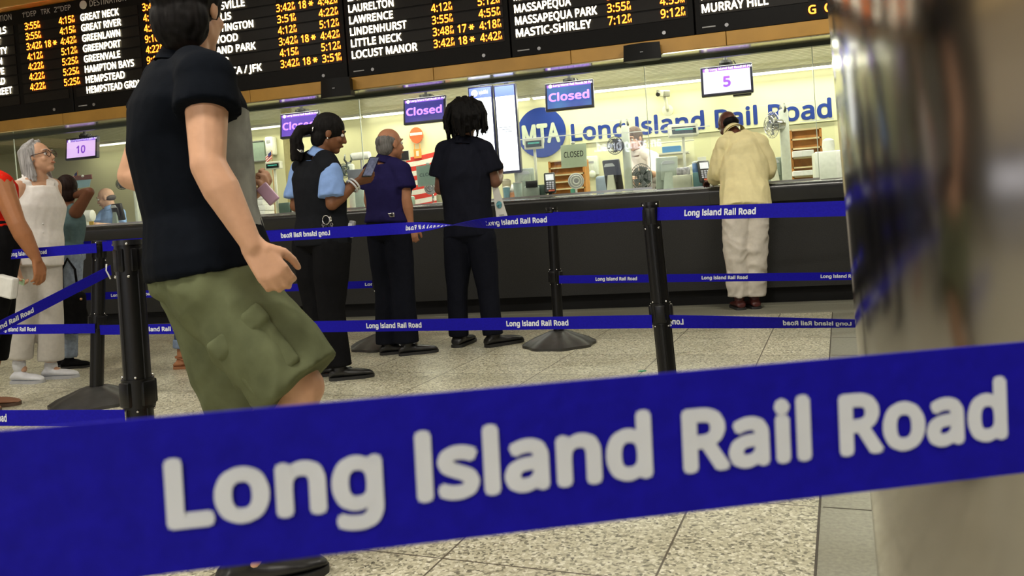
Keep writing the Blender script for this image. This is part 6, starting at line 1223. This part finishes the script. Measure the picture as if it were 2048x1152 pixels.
q = onc(166, 7.9); o = MB().prism([(-0.08, 0), (0.10, 0.02), (0.10, 0.20), (0.02, 0.22), (-0.08, 0.10)], (0, 0, 0.0), UX, (0, 0.25, 1), 0.006).build('folder', M('folder_yellow', (0.66, 0.42, 0.05), 0.6), None); o.location = q; tag(o, 'yellow folder standing behind the barrel fan', 'folder')
def mini_flag(px, py, Y, label):
    c = onY(px, py, Y); zb = ctop(c.x); t = thing('desk_flag', label, 'flag', (c.x, Y, zb), 'small flags on sticks'); h = c.z - zb
    MB().tube([(0, 0, 0.0), (0.02, 0, h + 0.06)], 0.004, 6).lathe([(0.03, 0), (0.028, 0.012), (0.006, 0.016)], (0, 0, 0)).build('stick', woodm, t, True)
    for k in range(6): MB().add([V((0.012, 0, h - 0.013 * k + .05)), V((-0.07, 0.01, h - 0.013 * k + .0)), V((-0.07, 0.01, h - 0.013 * (k + 1))), V((0.012, 0, h - 0.013 * (k + 1) + .05))], [(0, 1, 2, 3)]).build('stripe', M('flag_red', (0.6,) * 3, 0.7) if k % 2 else M('flag_white', (0.78,) * 3, 0.7), t)
    MB().add([V((0.013, -0.004, h + .05)), V((-0.03, 0.001, h + 0.024)), V((-0.03, 0.001, h - 0.015)), V((0.013, -0.004, h + 0.011))], [(0, 1, 2, 3)]).build('canton', M('flag_blue', (0.02, 0.03, 0.16), 0.7), t)
mini_flag(541, 312, 7.9, 'small flag on a stick above the left pole display')
mini_flag(153, 352, 7.9, 'small flag on a stick behind the raised arms near window 10')
# office chairs
for px, py, Y, wpx, label, mt in ((1216, 352, 8.55, 50, 'blue-grey office chair behind the black till monitor', M('chair_bluegrey', (0.28, 0.34, 0.42), 0.6)), (1318, 318, 8.65, 44, 'dark green office chair of the seated clerk in white', M('chair_dark', (0.05, 0.07, 0.06), 0.7))):
    c = onY(px, py, Y); t = thing('office_chair', label, 'chair', (c.x, Y, 0), 'office chairs behind the counter'); w_ = wpx / pxm(Y) / 2
    link(solid(MB().box((0, 0, c.z - 0.20), (w_ * 2, 0.06, 0.42), None, 0.03), 0.012, 8), 'backrest', mt, t); link(solid(MB().box((0, -0.26, 0.62), (w_ * 2, 0.46, 0.08), None, 0.03), 0.015, 6), 'seat', mt, t)
    MB().tube([(0, 0.0, 0.60), (0, -0.05, 0.7), (0, -0.03, c.z - 0.25)], 0.02, 8).build('back_support', blackp, t, True); MB().cyl((0, -0.24, 0.08), (0, -0.24, 0.6), 0.03).build('gas_column', steel, t, 40)
    for k in range(5): a = 2 * PI * k / 5; MB().rc((0, -0.24, 0.09), (0.28 * math.cos(a), -0.24 + 0.28 * math.sin(a), 0.05), 0.025, 0.018).ell((0.28 * math.cos(a), -0.24 + 0.28 * math.sin(a), 0.025), 0.025).build('leg', blackp, t, True)
# clerk in white at the dark fan
cw, J = stand('person with brown-grey hair in a white shirt seated behind the large dark fan', (1292, 520), 8.45,
    dict(pelvis=(1296, 398, .25), chest=(1290, 338, .15), neck=(1276, 302, .08), head=(1268, 278, .03), shL=(1306, 316, -.05), shR=(1268, 318, .22), elL=(1312, 352, -.18), elR=(1262, 352, .10), wrL=(1300, 345, -.30), wrR=(1270, 360, -.25),
         hipL=(1304, 404, .2), hipR=(1290, 404, .3), knL=(1280, 410, -.10), knR=(1270, 410, .05), anL=(1282, 500, -.05), anR=(1272, 500, .1)),
    fwd=head_dir(-0.5, -0.86), hf=head_dir(-0.7, -0.7, -0.25), sc=0.98, skin='pale', col=(0.58, 0.33, 0.22))
cw.skincol = (0.58, 0.33, 0.22); cw.hcol = ('hair_brown_grey', (0.14, 0.10, 0.075)); cw.body(0.0075); cw.cap_hair()
cwsh = cloth('shirt_pinkwhite', (0.74, 0.66, 0.62), var=0.04); cw.top('shirt', cwsh, sleeve=1.2, grow=0.018); cw.collar(cwsh); cw.pants('trousers', blk, hem=1.9)
# lit shop sign across the hall, seen only as a mirror image in the ticket window glass
a_, b_ = onY(1188, 304, 20.7), onY(1322, 290, 20.7); zt = onY(1255, 297, 20.7).z
t = thing('shop_sign', 'lit white lettering seen mirrored in the glass beside the seated clerk', 'sign', ((a_.x + b_.x) / 2, -5.98, zt))
MB().bx((-1.0, -0.02, -0.15), (1.0, 0.02, 0.35), 0.01).build('board', M('shop_board', (0.02, 0.02, 0.022), 0.5), t)
mb = MB(); mb.text('amazing bread.', V(((b_.x - a_.x) / 2, 0.03, 0)), -UX, UZ, 0.24, width=b_.x - a_.x, bold=0.015); mb.build('sign_text', M('shop_glow', (0.85, 0.9, 1.0), 0.4, emit=18.0, var=0), t, fix=False)
